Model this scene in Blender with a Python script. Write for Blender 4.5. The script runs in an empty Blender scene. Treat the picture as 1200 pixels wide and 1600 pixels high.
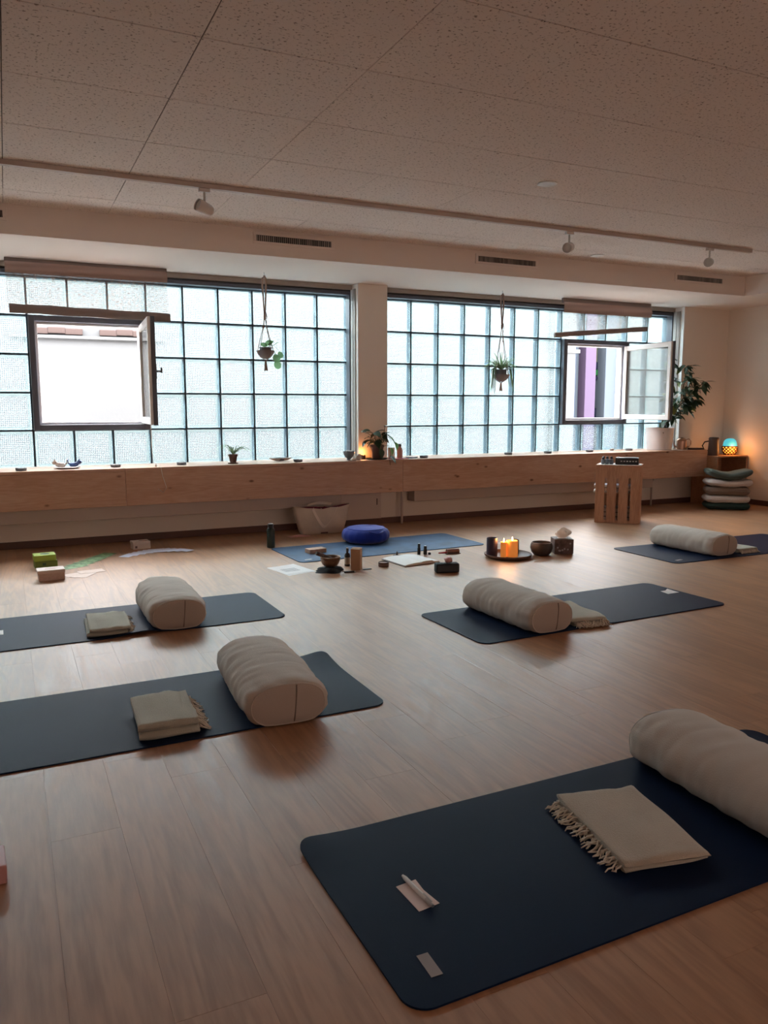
import bpy, bmesh, math, random
from mathutils import Vector, Matrix, Euler, noise
R = math.radians
PI = math.pi
random.seed(7)
scene = bpy.context.scene
col = scene.collection

# ------------------------------------------------------------------ camera, sky, sun, exposure
cam_data = bpy.data.cameras.new('camera')
cam = bpy.data.objects.new('camera', cam_data)
col.objects.link(cam)
cam.location = (0, 0, 1.2)
cam.rotation_euler = (R(90 - 7.635), 0, R(-25.479))
cam_data.sensor_fit = 'HORIZONTAL'
cam_data.sensor_width = 36
cam_data.lens = 1231.2 / 1200 * 36
cam_data.clip_start = 0.02
scene.camera = cam

world = bpy.data.worlds.new('overcast_sky')
scene.world = world
world.use_nodes = True
wn = world.node_tree.nodes
wn['Background'].inputs[0].default_value = (0.97, 0.97, 0.98, 1)
wn['Background'].inputs[1].default_value = 15.0

sun_data = bpy.data.lights.new('sun', 'SUN')
sun_data.energy = 2.0
sun_data.angle = R(2)
sun_data.color = (1.0, 0.95, 0.86)
sun = bpy.data.objects.new('sun', sun_data)
col.objects.link(sun)
sun.rotation_euler = Vector((0.35, 0.75, -0.75)).to_track_quat('-Z', 'Y').to_euler()

# light portals: they only tell the renderer where the daylight comes in
for px, pw, py, rz in ((0.70, 4.97, 7.66, 180), (5.515, 4.01, 7.66, 180), (3.4, 6.0, -3.16, 0)):
    pl = bpy.data.lights.new('window_portal', 'AREA')
    pl.shape = 'RECTANGLE'; pl.size = pw; pl.size_y = 1.68
    pl.cycles.is_portal = True
    po = bpy.data.objects.new('window_portal', pl)
    col.objects.link(po)
    po.location = (px, py, 1.49)
    po.rotation_euler = (R(90), 0, R(rz))

scene.view_settings.view_transform = 'Standard'
scene.view_settings.look = 'None'
scene.view_settings.exposure = 1.05
scene.view_settings.gamma = 1.0
scene.view_settings.use_curve_mapping = False
try:
    scene.cycles.max_bounces = 12
    scene.cycles.diffuse_bounces = 6
    scene.cycles.transparent_max_bounces = 16
    scene.cycles.sample_clamp_indirect = 5.0
    scene.cycles.sample_clamp_direct = 8.0
    scene.cycles.caustics_reflective = False
    scene.cycles.caustics_refractive = False
except Exception:
    pass

# ------------------------------------------------------------------ key dimensions (metres)
YG = 7.55            # plane of the glass blocks
YW = 7.29            # room face of the window wall
XL, XR, YB = -2.2, 8.28, -3.0
ZC = 2.605           # ceiling
ZS = 2.397           # underside of soffit
YS = 6.306           # front of soffit
XS = 7.375           # inner face of the soffit along the right wall
ZL = 0.675           # top of the pine ledge
YL = 7.02            # front of the pine ledge

# ------------------------------------------------------------------ helpers
class B:
    def __init__(self):
        self.bm = bmesh.new()
    def _add(self, vs, fs):
        bv = [self.bm.verts.new(v) for v in vs]
        for f in fs:
            try:
                self.bm.faces.new([bv[i] for i in f])
            except ValueError:
                pass
        return bv
    def box(self, x0, x1, y0, y1, z0, z1, bev=0, M=None, seg=2):
        t = bmesh.new()
        bmesh.ops.create_cube(t, size=1)
        for v in t.verts:
            v.co = Vector(((x0 + x1) / 2 + v.co.x * (x1 - x0), (y0 + y1) / 2 + v.co.y * (y1 - y0), (z0 + z1) / 2 + v.co.z * (z1 - z0)))
        if bev:
            bmesh.ops.bevel(t, geom=list(t.edges), offset=bev, segments=seg, affect='EDGES', profile=0.5)
        if M:
            t.transform(M)
        me = bpy.data.meshes.new('tmp')
        t.to_mesh(me)
        self.bm.from_mesh(me)
        bpy.data.meshes.remove(me)
        t.free()
        return self
    def lathe(self, prof, c=(0, 0, 0), seg=24, cap0=True, cap1=True, M=None, fr=None):
        """prof: list of (r, z)"""
        vs, fs = [], []
        for r, z in prof:
            for k in range(seg):
                a = 2 * PI * k / seg
                rr = r if fr is None else fr(r, z, a)
                p = Vector((rr * math.cos(a), rr * math.sin(a), z))
                if M:
                    p = M @ p
                vs.append(p + Vector(c))
        n = len(prof)
        for i in range(n - 1):
            for k in range(seg):
                k2 = (k + 1) % seg
                fs.append((i * seg + k, i * seg + k2, (i + 1) * seg + k2, (i + 1) * seg + k))
        if cap0:
            fs.append(tuple(range(seg))[::-1])
        if cap1:
            fs.append(tuple((n - 1) * seg + k for k in range(seg)))
        self._add(vs, fs)
        return self
    def tube(self, pts, r, seg=6, closed=False):
        pts = [Vector(p) for p in pts]
        n = len(pts)
        vs, fs = [], []
        for i, p in enumerate(pts):
            if closed:
                t = pts[(i + 1) % n] - pts[i - 1]
            else:
                t = pts[min(i + 1, n - 1)] - pts[max(i - 1, 0)]
            t = t.normalized() if t.length > 1e-9 else Vector((0, 0, 1))
            up = Vector((0, 0, 1)) if abs(t.z) < 0.9 else Vector((1, 0, 0))
            a = t.cross(up).normalized()
            b = t.cross(a)
            rr = r[i] if isinstance(r, (list, tuple)) else r
            for k in range(seg):
                th = 2 * PI * k / seg
                vs.append(p + a * rr * math.cos(th) + b * rr * math.sin(th))
        m = n if closed else n - 1
        for i in range(m):
            j = (i + 1) % n
            for k in range(seg):
                k2 = (k + 1) % seg
                fs.append((i * seg + k, i * seg + k2, j * seg + k2, j * seg + k))
        if not closed:
            fs.append(tuple(range(seg))[::-1])
            fs.append(tuple((n - 1) * seg + k for k in range(seg)))
        self._add(vs, fs)
        return self
    def prism(self, poly, z0, z1, M=None):
        n = len(poly)
        vs = [Vector((x, y, z0)) for x, y in poly] + [Vector((x, y, z1)) for x, y in poly]
        if M:
            vs = [M @ v for v in vs]
        fs = [tuple(range(n))[::-1], tuple(range(n, 2 * n))]
        for i in range(n):
            j = (i + 1) % n
            fs.append((i, j, n + j, n + i))
        self._add(vs, fs)
        return self
    def grid(self, fn, nu, nv, wrap_u=False):
        vs, fs = [], []
        uu = nu if wrap_u else nu + 1
        for j in range(nv + 1):
            for i in range(uu):
                vs.append(fn(i / nu, j / nv))
        for j in range(nv):
            for i in range(nu):
                i2 = (i + 1) % uu if wrap_u else i + 1
                fs.append((j * uu + i, j * uu + i2, (j + 1) * uu + i2, (j + 1) * uu + i))
        self._add(vs, fs)
        return self
    def mesh(self, name, mat, smooth=False, recalc=True):
        if recalc:
            bmesh.ops.recalc_face_normals(self.bm, faces=self.bm.faces)
        me = bpy.data.meshes.new(name)
        self.bm.to_mesh(me)
        self.bm.free()
        me.materials.append(mat)
        if smooth:
            for p in me.polygons:
                p.use_smooth = True
            if smooth == 'auto':
                try:
                    me.set_sharp_from_angle(angle=R(35))
                except Exception:
                    pass
        return me
    def obj(self, name, mat, parent=None, smooth=False, loc=None, rot=None, recalc=True):
        return link(name, self.mesh(name, mat, smooth, recalc), parent, loc, rot)

def link(name, me, parent=None, loc=None, rot=None):
    o = bpy.data.objects.new(name, me)
    col.objects.link(o)
    if parent:
        o.parent = parent
    if loc is not None:
        o.location = loc
    if rot is not None:
        o.rotation_euler = rot
    return o

def tag(o, label, cat, group=None):
    o['label'] = label
    o['category'] = cat
    if group:
        o['group'] = group
    return o

def thing(name, label, cat, loc=(0, 0, 0), rz=0, group=None):
    o = bpy.data.objects.new(name, None)
    o.empty_display_size = 0.05
    col.objects.link(o)
    o.location = loc
    o.rotation_euler = (0, 0, rz)
    return tag(o, label, cat, group)

def struct(o, label=None):
    o['kind'] = 'structure'
    if label:
        o['label'] = label
    return o

def stuff(o):
    o['kind'] = 'stuff'
    return o

def copy_tree(o, parent=None):
    c = o.copy()
    col.objects.link(c)
    c.parent = parent
    for ch in list(o.children):
        copy_tree(ch, c)
    return c

# ------------------------------------------------------------------ materials
def nt(name):
    m = bpy.data.materials.new(name)
    m.use_nodes = True
    t = m.node_tree
    return m, t, t.nodes, t.links, t.nodes['Principled BSDF']

def rgb(c):
    return (c[0], c[1], c[2], 1)

def srgb(r, g, b):
    def f(v):
        v /= 255
        return v / 12.92 if v <= 0.04045 else ((v + 0.055) / 1.055) ** 2.4
    return (f(r), f(g), f(b))

def pm(name, c, rough=0.6, metal=0.0, spec=0.5, var=0.0, vscale=8, bump=0.0, bscale=60, stretch=(1, 1, 1), sheen=0.0, trans=0.0, coord='Object'):
    m, t, n, l, p = nt(name)
    p.inputs['Base Color'].default_value = rgb(c)
    p.inputs['Roughness'].default_value = rough
    p.inputs['Metallic'].default_value = metal
    p.inputs['Specular IOR Level'].default_value = spec
    if sheen:
        p.inputs['Sheen Weight'].default_value = sheen
    tc = n.new('ShaderNodeTexCoord')
    mp = n.new('ShaderNodeMapping')
    mp.inputs['Scale'].default_value = stretch
    l.new(tc.outputs[coord], mp.inputs['Vector'])
    if var:
        nz = n.new('ShaderNodeTexNoise')
        nz.inputs['Scale'].default_value = vscale
        nz.inputs['Detail'].default_value = 5
        l.new(mp.outputs[0], nz.inputs['Vector'])
        mr = n.new('ShaderNodeMapRange')
        mr.inputs['From Min'].default_value = 0.3
        mr.inputs['From Max'].default_value = 0.7
        mr.inputs['To Min'].default_value = 1 - var
        mr.inputs['To Max'].default_value = 1 + var
        l.new(nz.outputs['Fac'], mr.inputs['Value'])
        mx = n.new('ShaderNodeVectorMath')
        mx.operation = 'SCALE'
        mx.inputs[0].default_value = c
        l.new(mr.outputs[0], mx.inputs['Scale'])
        l.new(mx.outputs[0], p.inputs['Base Color'])
    if bump:
        nb = n.new('ShaderNodeTexNoise')
        nb.inputs['Scale'].default_value = bscale
        nb.inputs['Detail'].default_value = 3
        l.new(mp.outputs[0], nb.inputs['Vector'])
        bp = n.new('ShaderNodeBump')
        bp.inputs['Strength'].default_value = bump
        bp.inputs['Distance'].default_value = 0.01
        l.new(nb.outputs['Fac'], bp.inputs['Height'])
        l.new(bp.outputs[0], p.inputs['Normal'])
    return m

def wood(name, c1, c2, axis='X', rough=0.45, scale=1.0, knots=0.0, spec=0.5, randtone=0.15, grain=1.0, bump=0.05):
    """wood with grain running along the given local axis"""
    m, t, n, l, p = nt(name)
    tc = n.new('ShaderNodeTexCoord')
    oi = n.new('ShaderNodeObjectInfo')
    off = n.new('ShaderNodeVectorMath')
    off.operation = 'SCALE'
    off.inputs[0].default_value = (13.1, 7.7, 5.3)
    l.new(oi.outputs['Random'], off.inputs['Scale'])
    ad = n.new('ShaderNodeVectorMath')
    ad.operation = 'ADD'
    l.new(tc.outputs['Object'], ad.inputs[0])
    l.new(off.outputs[0], ad.inputs[1])
    mp = n.new('ShaderNodeMapping')
    s = [9 * scale, 9 * scale, 9 * scale]
    s['XYZ'.index(axis)] = 0.9 * scale
    mp.inputs['Scale'].default_value = s
    l.new(ad.outputs[0], mp.inputs['Vector'])
    n1 = n.new('ShaderNodeTexNoise')
    n1.inputs['Scale'].default_value = 1.0
    n1.inputs['Detail'].default_value = 3
    n1.inputs['Distortion'].default_value = 0.6
    l.new(mp.outputs[0], n1.inputs['Vector'])
    # rings = sin(noise * k): cathedral figure
    mk = n.new('ShaderNodeMath'); mk.operation = 'MULTIPLY'; mk.inputs[1].default_value = 62
    l.new(n1.outputs['Fac'], mk.inputs[0])
    sn = n.new('ShaderNodeMath'); sn.operation = 'SINE'
    l.new(mk.outputs[0], sn.inputs[0])
    n2 = n.new('ShaderNodeTexNoise')
    n2.inputs['Scale'].default_value = 14
    n2.inputs['Detail'].default_value = 4
    l.new(mp.outputs[0], n2.inputs['Vector'])
    a1 = n.new('ShaderNodeMath'); a1.operation = 'MULTIPLY_ADD'
    a1.inputs[1].default_value = 0.16 * grain
    l.new(sn.outputs[0], a1.inputs[0])
    l.new(n2.outputs['Fac'], a1.inputs[2])
    a2 = n.new('ShaderNodeMath'); a2.operation = 'MULTIPLY_ADD'
    a2.inputs[1].default_value = 0.9
    l.new(n1.outputs['Fac'], a2.inputs[0])
    sb = n.new('ShaderNodeMath'); sb.operation = 'SUBTRACT'; sb.inputs[1].default_value = 0.45
    l.new(a1.outputs[0], sb.inputs[0])
    l.new(sb.outputs[0], a2.inputs[2])
    rt = n.new('ShaderNodeMath'); rt.operation = 'MULTIPLY_ADD'
    rt.inputs[1].default_value = randtone * 2
    l.new(oi.outputs['Random'], rt.inputs[0])
    l.new(a2.outputs[0], rt.inputs[2])
    rs = n.new('ShaderNodeMath'); rs.operation = 'SUBTRACT'; rs.inputs[1].default_value = randtone
    l.new(rt.outputs[0], rs.inputs[0])
    cr = n.new('ShaderNodeValToRGB')
    cr.color_ramp.elements[0].position = 0.22
    cr.color_ramp.elements[0].color = rgb(c2)
    cr.color_ramp.elements[1].position = 0.78
    cr.color_ramp.elements[1].color = rgb(c1)
    l.new(rs.outputs[0], cr.inputs[0])
    last = cr.outputs[0]
    if knots:
        mp2 = n.new('ShaderNodeMapping')
        s2 = [7.5, 7.5, 7.5]
        s2['XYZ'.index(axis)] = 4.0
        mp2.inputs['Scale'].default_value = s2
        l.new(ad.outputs[0], mp2.inputs['Vector'])
        vo = n.new('ShaderNodeTexVoronoi')
        vo.inputs['Scale'].default_value = knots
        l.new(mp2.outputs[0], vo.inputs['Vector'])
        kr = n.new('ShaderNodeMapRange')
        kr.inputs['From Min'].default_value = 0.05
        kr.inputs['From Max'].default_value = 0.13
        l.new(vo.outputs['Distance'], kr.inputs['Value'])
        mx = n.new('ShaderNodeMix'); mx.data_type = 'RGBA'
        mx.inputs['A'].default_value = rgb((c2[0] * .35, c2[1] * .28, c2[2] * .25))
        l.new(kr.outputs[0], mx.inputs['Factor'])
        l.new(last, mx.inputs['B'])
        last = mx.outputs['Result']
    l.new(last, p.inputs['Base Color'])
    rr = n.new('ShaderNodeMapRange')
    rr.inputs['To Min'].default_value = rough - 0.06
    rr.inputs['To Max'].default_value = rough + 0.08
    l.new(a1.outputs[0], rr.inputs['Value'])
    l.new(rr.outputs[0], p.inputs['Roughness'])
    p.inputs['Specular IOR Level'].default_value = spec
    bp = n.new('ShaderNodeBump')
    bp.inputs['Strength'].default_value = bump
    bp.inputs['Distance'].default_value = 0.004
    l.new(a1.outputs[0], bp.inputs['Height'])
    l.new(bp.outputs[0], p.inputs['Normal'])
    return m

def emis(name, c, s):
    m, t, n, l, p = nt(name)
    p.inputs['Base Color'].default_value = rgb(c)
    p.inputs['Emission Color'].default_value = rgb(c)
    p.inputs['Emission Strength'].default_value = s
    return m

def thin_glass(name, tint=(1, 1, 1), refl=0.12):
    m, t, n, l, p = nt(name)
    n.remove(p)
    tr = n.new('ShaderNodeBsdfTransparent'); tr.inputs[0].default_value = rgb(tint)
    gl = n.new('ShaderNodeBsdfGlossy'); gl.inputs['Roughness'].default_value = 0.02
    lw = n.new('ShaderNodeLayerWeight'); lw.inputs['Blend'].default_value = 0.35
    ma = n.new('ShaderNodeMath'); ma.operation = 'MULTIPLY'; ma.inputs[1].default_value = refl * 3
    l.new(lw.outputs['Fresnel'], ma.inputs[0])
    mx = n.new('ShaderNodeMixShader')
    l.new(ma.outputs[0], mx.inputs[0]); l.new(tr.outputs[0], mx.inputs[1]); l.new(gl.outputs[0], mx.inputs[2])
    l.new(mx.outputs[0], n['Material Output'].inputs[0])
    return m

def block_panel_mat():
    """pressed glass: fine waffle relief that scatters the daylight"""
    m, t, n, l, p = nt('pressed_glass_panel')
    n.remove(p)
    tc = n.new('ShaderNodeTexCoord')
    sx = n.new('ShaderNodeSeparateXYZ')
    l.new(tc.outputs['Object'], sx.inputs[0])
    def ridge(out):
        a = n.new('ShaderNodeMath'); a.operation = 'MULTIPLY'; a.inputs[1].default_value = 2 * PI / 0.0160
        l.new(out, a.inputs[0])
        b = n.new('ShaderNodeMath'); b.operation = 'SINE'; l.new(a.outputs[0], b.inputs[0])
        c = n.new('ShaderNodeMapRange'); c.inputs['From Min'].default_value = -1; c.inputs['From Max'].default_value = -0.45
        l.new(b.outputs[0], c.inputs['Value'])
        return c.outputs[0]
    rx, rz = ridge(sx.outputs['X']), ridge(sx.outputs['Z'])
    mu = n.new('ShaderNodeMath'); mu.operation = 'MULTIPLY'
    l.new(rx, mu.inputs[0]); l.new(rz, mu.inputs[1])
    mr = n.new('ShaderNodeMix'); mr.data_type = 'RGBA'
    mr.inputs['A'].default_value = rgb((0.20, 0.25, 0.31))
    mr.inputs['B'].default_value = rgb((0.80, 0.89, 0.91))
    l.new(mu.outputs[0], mr.inputs['Factor'])
    tl = n.new('ShaderNodeBsdfTranslucent'); l.new(mr.outputs['Result'], tl.inputs[0])
    tr = n.new('ShaderNodeBsdfTransparent'); l.new(mr.outputs['Result'], tr.inputs[0])
    m1 = n.new('ShaderNodeMixShader'); m1.inputs[0].default_value = 0.88
    l.new(tl.outputs[0], m1.inputs[1]); l.new(tr.outputs[0], m1.inputs[2])
    gl = n.new('ShaderNodeBsdfGlossy'); gl.inputs['Roughness'].default_value = 0.25
    m2 = n.new('ShaderNodeMixShader'); m2.inputs[0].default_value = 0.04
    l.new(m1.outputs[0], m2.inputs[1]); l.new(gl.outputs[0], m2.inputs[2])
    l.new(m2.outputs[0], n['Material Output'].inputs[0])
    return m

def translucent(name, c, transp=0.0, gloss=0.05, diff=0.0, rough=0.3):
    m, t, n, l, p = nt(name)
    n.remove(p)
    tl = n.new('ShaderNodeBsdfTranslucent'); tl.inputs[0].default_value = rgb(c)
    tr = n.new('ShaderNodeBsdfTransparent'); tr.inputs[0].default_value = rgb(c)
    m1 = n.new('ShaderNodeMixShader'); m1.inputs[0].default_value = transp
    l.new(tl.outputs[0], m1.inputs[1]); l.new(tr.outputs[0], m1.inputs[2])
    gl = n.new('ShaderNodeBsdfGlossy'); gl.inputs['Roughness'].default_value = rough
    m2 = n.new('ShaderNodeMixShader'); m2.inputs[0].default_value = gloss
    l.new(m1.outputs[0], m2.inputs[1]); l.new(gl.outputs[0], m2.inputs[2])
    df = n.new('ShaderNodeBsdfDiffuse'); df.inputs[0].default_value = rgb(c)
    m3 = n.new('ShaderNodeMixShader'); m3.inputs[0].default_value = diff
    l.new(m2.outputs[0], m3.inputs[1]); l.new(df.outputs[0], m3.inputs[2])
    l.new(m3.outputs[0], n['Material Output'].inputs[0])
    return m

def blind_mat():
    m, t, n, l, p = nt('woven_blind')
    n.remove(p)
    tc = n.new('ShaderNodeTexCoord')
    mp = n.new('ShaderNodeMapping'); mp.inputs['Scale'].default_value = (30, 1, 330)
    l.new(tc.outputs['Object'], mp.inputs['Vector'])
    nz = n.new('ShaderNodeTexNoise'); nz.inputs['Scale'].default_value = 1.0; nz.inputs['Detail'].default_value = 2
    l.new(mp.outputs[0], nz.inputs['Vector'])
    mr = n.new('ShaderNodeMapRange'); mr.inputs['From Min'].default_value = 0.42; mr.inputs['From Max'].default_value = 0.55
    mr.inputs['To Min'].default_value = 0.35; mr.inputs['To Max'].default_value = 0.85
    l.new(nz.outputs['Fac'], mr.inputs['Value'])
    tr = n.new('ShaderNodeBsdfTransparent'); tr.inputs[0].default_value = (1, 0.97, 0.95, 1)
    df = n.new('ShaderNodeBsdfDiffuse'); df.inputs[0].default_value = rgb((0.30, 0.20, 0.15))
    tl = n.new('ShaderNodeBsdfTranslucent'); tl.inputs[0].default_value = rgb((0.35, 0.24, 0.20))
    m0 = n.new('ShaderNodeMixShader'); m0.inputs[0].default_value = 0.4
    l.new(df.outputs[0], m0.inputs[1]); l.new(tl.outputs[0], m0.inputs[2])
    m1 = n.new('ShaderNodeMixShader')
    l.new(mr.outputs[0], m1.inputs[0]); l.new(m0.outputs[0], m1.inputs[1]); l.new(tr.outputs[0], m1.inputs[2])
    l.new(m1.outputs[0], n['Material Output'].inputs[0])
    return m

def ceiling_mat():
    m, t, n, l, p = nt('acoustic_tile')
    ge = n.new('ShaderNodeNewGeometry')
    def pits(scale, lo, hi, stretch=(1, 1, 1)):
        mp = n.new('ShaderNodeMapping'); mp.inputs['Scale'].default_value = stretch
        l.new(ge.outputs['Position'], mp.inputs['Vector'])
        vo = n.new('ShaderNodeTexNoise'); vo.inputs['Scale'].default_value = scale; vo.inputs['Detail'].default_value = 2
        l.new(mp.outputs[0], vo.inputs['Vector'])
        mr = n.new('ShaderNodeMapRange'); mr.inputs['From Min'].default_value = lo; mr.inputs['From Max'].default_value = hi
        l.new(vo.outputs['Fac'], mr.inputs['Value'])
        return mr.outputs[0]
    a, b = pits(75, 0.30, 0.40), pits(38, 0.25, 0.34, (1, 1.6, 1))
    mu = n.new('ShaderNodeMath'); mu.operation = 'MULTIPLY'
    l.new(a, mu.inputs[0]); l.new(b, mu.inputs[1])
    mx = n.new('ShaderNodeMix'); mx.data_type = 'RGBA'
    mx.inputs['A'].default_value = rgb((0.30, 0.25, 0.22)); mx.inputs['B'].default_value = rgb((0.80, 0.73, 0.69))
    l.new(mu.outputs[0], mx.inputs['Factor'])
    l.new(mx.outputs['Result'], p.inputs['Base Color'])
    p.inputs['Roughness'].default_value = 0.9
    p.inputs['Specular IOR Level'].default_value = 0.15
    bp = n.new('ShaderNodeBump'); bp.inputs['Strength'].default_value = 0.4; bp.inputs['Distance'].default_value = 0.004
    l.new(mu.outputs[0], bp.inputs['Height']); l.new(bp.outputs[0], p.inputs['Normal'])
    return m

M = {}
M['wall'] = pm('plaster_wall', (0.78, 0.71, 0.64), 0.85, spec=0.2, bump=0.05, bscale=90)
M['fillcurtain'] = translucent('fill_curtain', (0.090, 0.068, 0.056), 0.5, 0.0, 0.1)  # cloth of the added rear window, tinted to warm and dim its fill light
M['wall_rear'] = pm('terracotta_wall', (0.55, 0.27, 0.19), 0.85, spec=0.2)
M['soffit'] = pm('painted_soffit', (0.76, 0.68, 0.63), 0.8, spec=0.2)
M['ceiling'] = ceiling_mat()
M['ceilgap'] = pm('ceiling_gap', (0.10, 0.08, 0.07), 0.9)
M['plank'] = wood('oak_plank', (0.40, 0.218, 0.120), (0.28, 0.143, 0.076), 'Y', rough=0.43, scale=0.55, spec=0.6, randtone=0.04, grain=1.0, bump=0.10)
M['gap'] = pm('plank_gap', (0.20, 0.11, 0.07), 0.8)
M['pine'] = wood('knotty_pine', (0.55, 0.365, 0.275), (0.45, 0.275, 0.195), 'X', rough=0.55, scale=0.8, knots=1.05, spec=0.3, randtone=0.05, grain=0.7)
M['cratewood'] = wood('crate_pine', (0.50, 0.29, 0.19), (0.38, 0.20, 0.125), 'Z', rough=0.6, scale=1.2, spec=0.3, randtone=0.10)
M['shelfwood'] = wood('shelf_pine', (0.45, 0.24, 0.13), (0.32, 0.16, 0.085), 'X', rough=0.6, scale=1.2, spec=0.3, randtone=0.05)
M['base'] = pm('brown_baseboard', (0.12, 0.06, 0.045), 0.6)
M['frame'] = pm('anthracite_frame', (0.085, 0.095, 0.125), 0.45)
M['framelight'] = pm('white_frame', (0.78, 0.76, 0.75), 0.4)
M['alu'] = pm('aluminium_jamb', (0.55, 0.54, 0.51), 0.5)
M['greybox'] = pm('grey_shutter_box', (0.36, 0.32, 0.29), 0.6)
M['mortar'] = pm('dark_mortar', (0.030, 0.055, 0.085), 0.7)
M['blockpanel'] = block_panel_mat()
M['blockrim'] = translucent('teal_glass_rim', (0.84, 0.98, 1.0), 0.8, 0.05)
M['blockside'] = translucent('teal_glass_side', (0.76, 0.96, 0.99), 0.80, 0.05)
M['clear'] = thin_glass('clear_glass', (0.97, 1, 0.99), 0.10)
M['sashglass'] = thin_glass('sash_glass', (0.95, 0.97, 0.95), 0.22)
M['blind'] = blind_mat()
M['blindband'] = translucent('blind_valance', (0.34, 0.22, 0.18), 0.04, 0.0, 0.65)
M['blindbar'] = pm('blind_bar', (0.22, 0.17, 0.155), 0.7)
M['navy'] = pm('navy_mat', (0.0032, 0.0115, 0.038), 0.55, spec=0.08, bump=0.05, bscale=300, var=0.05, vscale=6)
M['bluemat'] = pm('worn_blue_mat', (0.022, 0.065, 0.15), 0.6, spec=0.3, var=0.3, vscale=6, bump=0.04, bscale=200)
M['tag'] = pm('grey_tag', (0.28, 0.24, 0.24), 0.6)
M['taglight'] = pm('pale_tag', (0.62, 0.60, 0.60), 0.6)
M['bolster'] = pm('beige_cotton', (0.49, 0.44, 0.39), 0.9, spec=0.1, bump=0.10, bscale=220, sheen=0.15, var=0.05, vscale=5)
M['bolstercap'] = pm('beige_cotton_cap', (0.42, 0.36, 0.315), 0.9, spec=0.1, bump=0.10, bscale=220, sheen=0.1)
M['seam'] = pm('seam_thread', (0.20, 0.16, 0.135), 0.9)
M['blanket'] = pm('sand_wool', (0.47, 0.42, 0.345), 0.95, spec=0.05, bump=0.5, bscale=260, sheen=0.3, var=0.06, vscale=10)
M['blanketg'] = pm('sage_wool', (0.44, 0.43, 0.36), 0.95, spec=0.05, bump=0.5, bscale=260, sheen=0.3, var=0.06, vscale=10)
M['fringe'] = pm('fringe_yarn', (0.66, 0.59, 0.50), 0.95)
M['paper'] = pm('white_paper', (0.78, 0.76, 0.76), 0.8, spec=0.2)
M['bluepaper'] = pm('pale_blue_card', (0.66, 0.70, 0.86), 0.7)
M['pinkpaper'] = pm('pinkish_note', (0.72, 0.60, 0.57), 0.8)
M['print'] = pm('grey_print', (0.35, 0.34, 0.36), 0.8)
M['cover'] = pm('dark_cover', (0.03, 0.026, 0.026), 0.5)
M['black'] = pm('black_plastic', (0.012, 0.013, 0.016), 0.4)
M['blackmatte'] = pm('black_cloth', (0.010, 0.013, 0.018), 0.8, bump=0.2, bscale=300)
M['white'] = pm('white_plastic', (0.72, 0.70, 0.68), 0.45)
M['steel'] = pm('steel', (0.55, 0.55, 0.55), 0.3, metal=1.0)
M['darkgreen'] = pm('dark_green_bottle', (0.012, 0.030, 0.024), 0.35)
M['zafu'] = pm('royal_blue_cloth', (0.010, 0.035, 0.30), 0.75, spec=0.2, bump=0.15, bscale=180, sheen=0.25)
M['canvas'] = pm('cream_canvas', (0.55, 0.47, 0.39), 0.9, spec=0.1, bump=0.35, bscale=200, var=0.10, vscale=6)
M['strap'] = pm('pale_strap', (0.66, 0.58, 0.50), 0.9, spec=0.1)
M['maroon'] = pm('maroon_cloth', (0.12, 0.010, 0.030), 0.85)
M['kraft'] = pm('kraft_card', (0.40, 0.24, 0.14), 0.8)
M['cork'] = pm('pale_cork', (0.48, 0.32, 0.24), 0.85, var=0.15, vscale=40)
M['bronze'] = pm('hammered_bronze', (0.20, 0.12, 0.08), 0.38, metal=0.7, bump=0.3, bscale=60)
M['darkwood'] = pm('dark_wood', (0.07, 0.035, 0.025), 0.5)
M['amber'] = pm('dark_amber_glass', (0.020, 0.010, 0.008), 0.12)
M['labelpaper'] = pm('bottle_label', (0.42, 0.36, 0.30), 0.7)
M['purplewax'] = pm('dark_purple_wax', (0.035, 0.020, 0.045), 0.45)
M['brownwax'] = pm('dark_brown_wax', (0.05, 0.025, 0.02), 0.5)
def wax():
    m, t, n, l, p = nt('lit_orange_wax')
    p.inputs['Base Color'].default_value = rgb((0.90, 0.38, 0.10))
    p.inputs['Subsurface Weight'].default_value = 0.6
    p.inputs['Subsurface Radius'].default_value = (0.05, 0.02, 0.008)
    p.inputs['Roughness'].default_value = 0.5
    p.inputs['Emission Color'].default_value = rgb((1.0, 0.30, 0.05))
    p.inputs['Emission Strength'].default_value = 0.16
    return m
M['wax'] = wax()
M['flame'] = emis('candle_flame', (1.0, 0.62, 0.22), 22)
M['tray'] = pm('dark_clay_tray', (0.16, 0.09, 0.065), 0.55)
M['darkclay'] = pm('dark_clay', (0.055, 0.042, 0.038), 0.6)
M['tissuebox'] = pm('patterned_tissue_box', (0.10, 0.065, 0.060), 0.6, var=0.5, vscale=30)
M['tissue'] = translucent('tissue', (0.85, 0.80, 0.76), 0.0, 0.0, 0.7)
M['pinkstone'] = pm('rose_quartz', (0.52, 0.27, 0.26), 0.45)
M['red'] = pm('red_plastic', (0.45, 0.035, 0.045), 0.4)
M['roseg'] = pm('brown_tube', (0.20, 0.10, 0.08), 0.4)
M['green'] = pm('lime_box', (0.30, 0.42, 0.05), 0.6)
M['greenside'] = pm('olive_box', (0.16, 0.22, 0.035), 0.6)
M['greendark'] = pm('dark_green_ink', (0.04, 0.09, 0.03), 0.6)
M['greencard'] = pm('green_card', (0.15, 0.27, 0.12), 0.6, var=0.6, vscale=22)
M['creambox'] = pm('cream_card_box', (0.62, 0.52, 0.47), 0.7)
M['boxside'] = pm('card_pages', (0.55, 0.42, 0.37), 0.8, var=0.15, vscale=60, stretch=(1, 1, 12))
M['sandcard'] = pm('sand_card', (0.60, 0.46, 0.40), 0.7)
M['ink'] = pm('brown_ink', (0.14, 0.09, 0.08), 0.7)
M['leaf'] = pm('dark_leaf', (0.022, 0.060, 0.028), 0.4, var=0.35, vscale=12)
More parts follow.
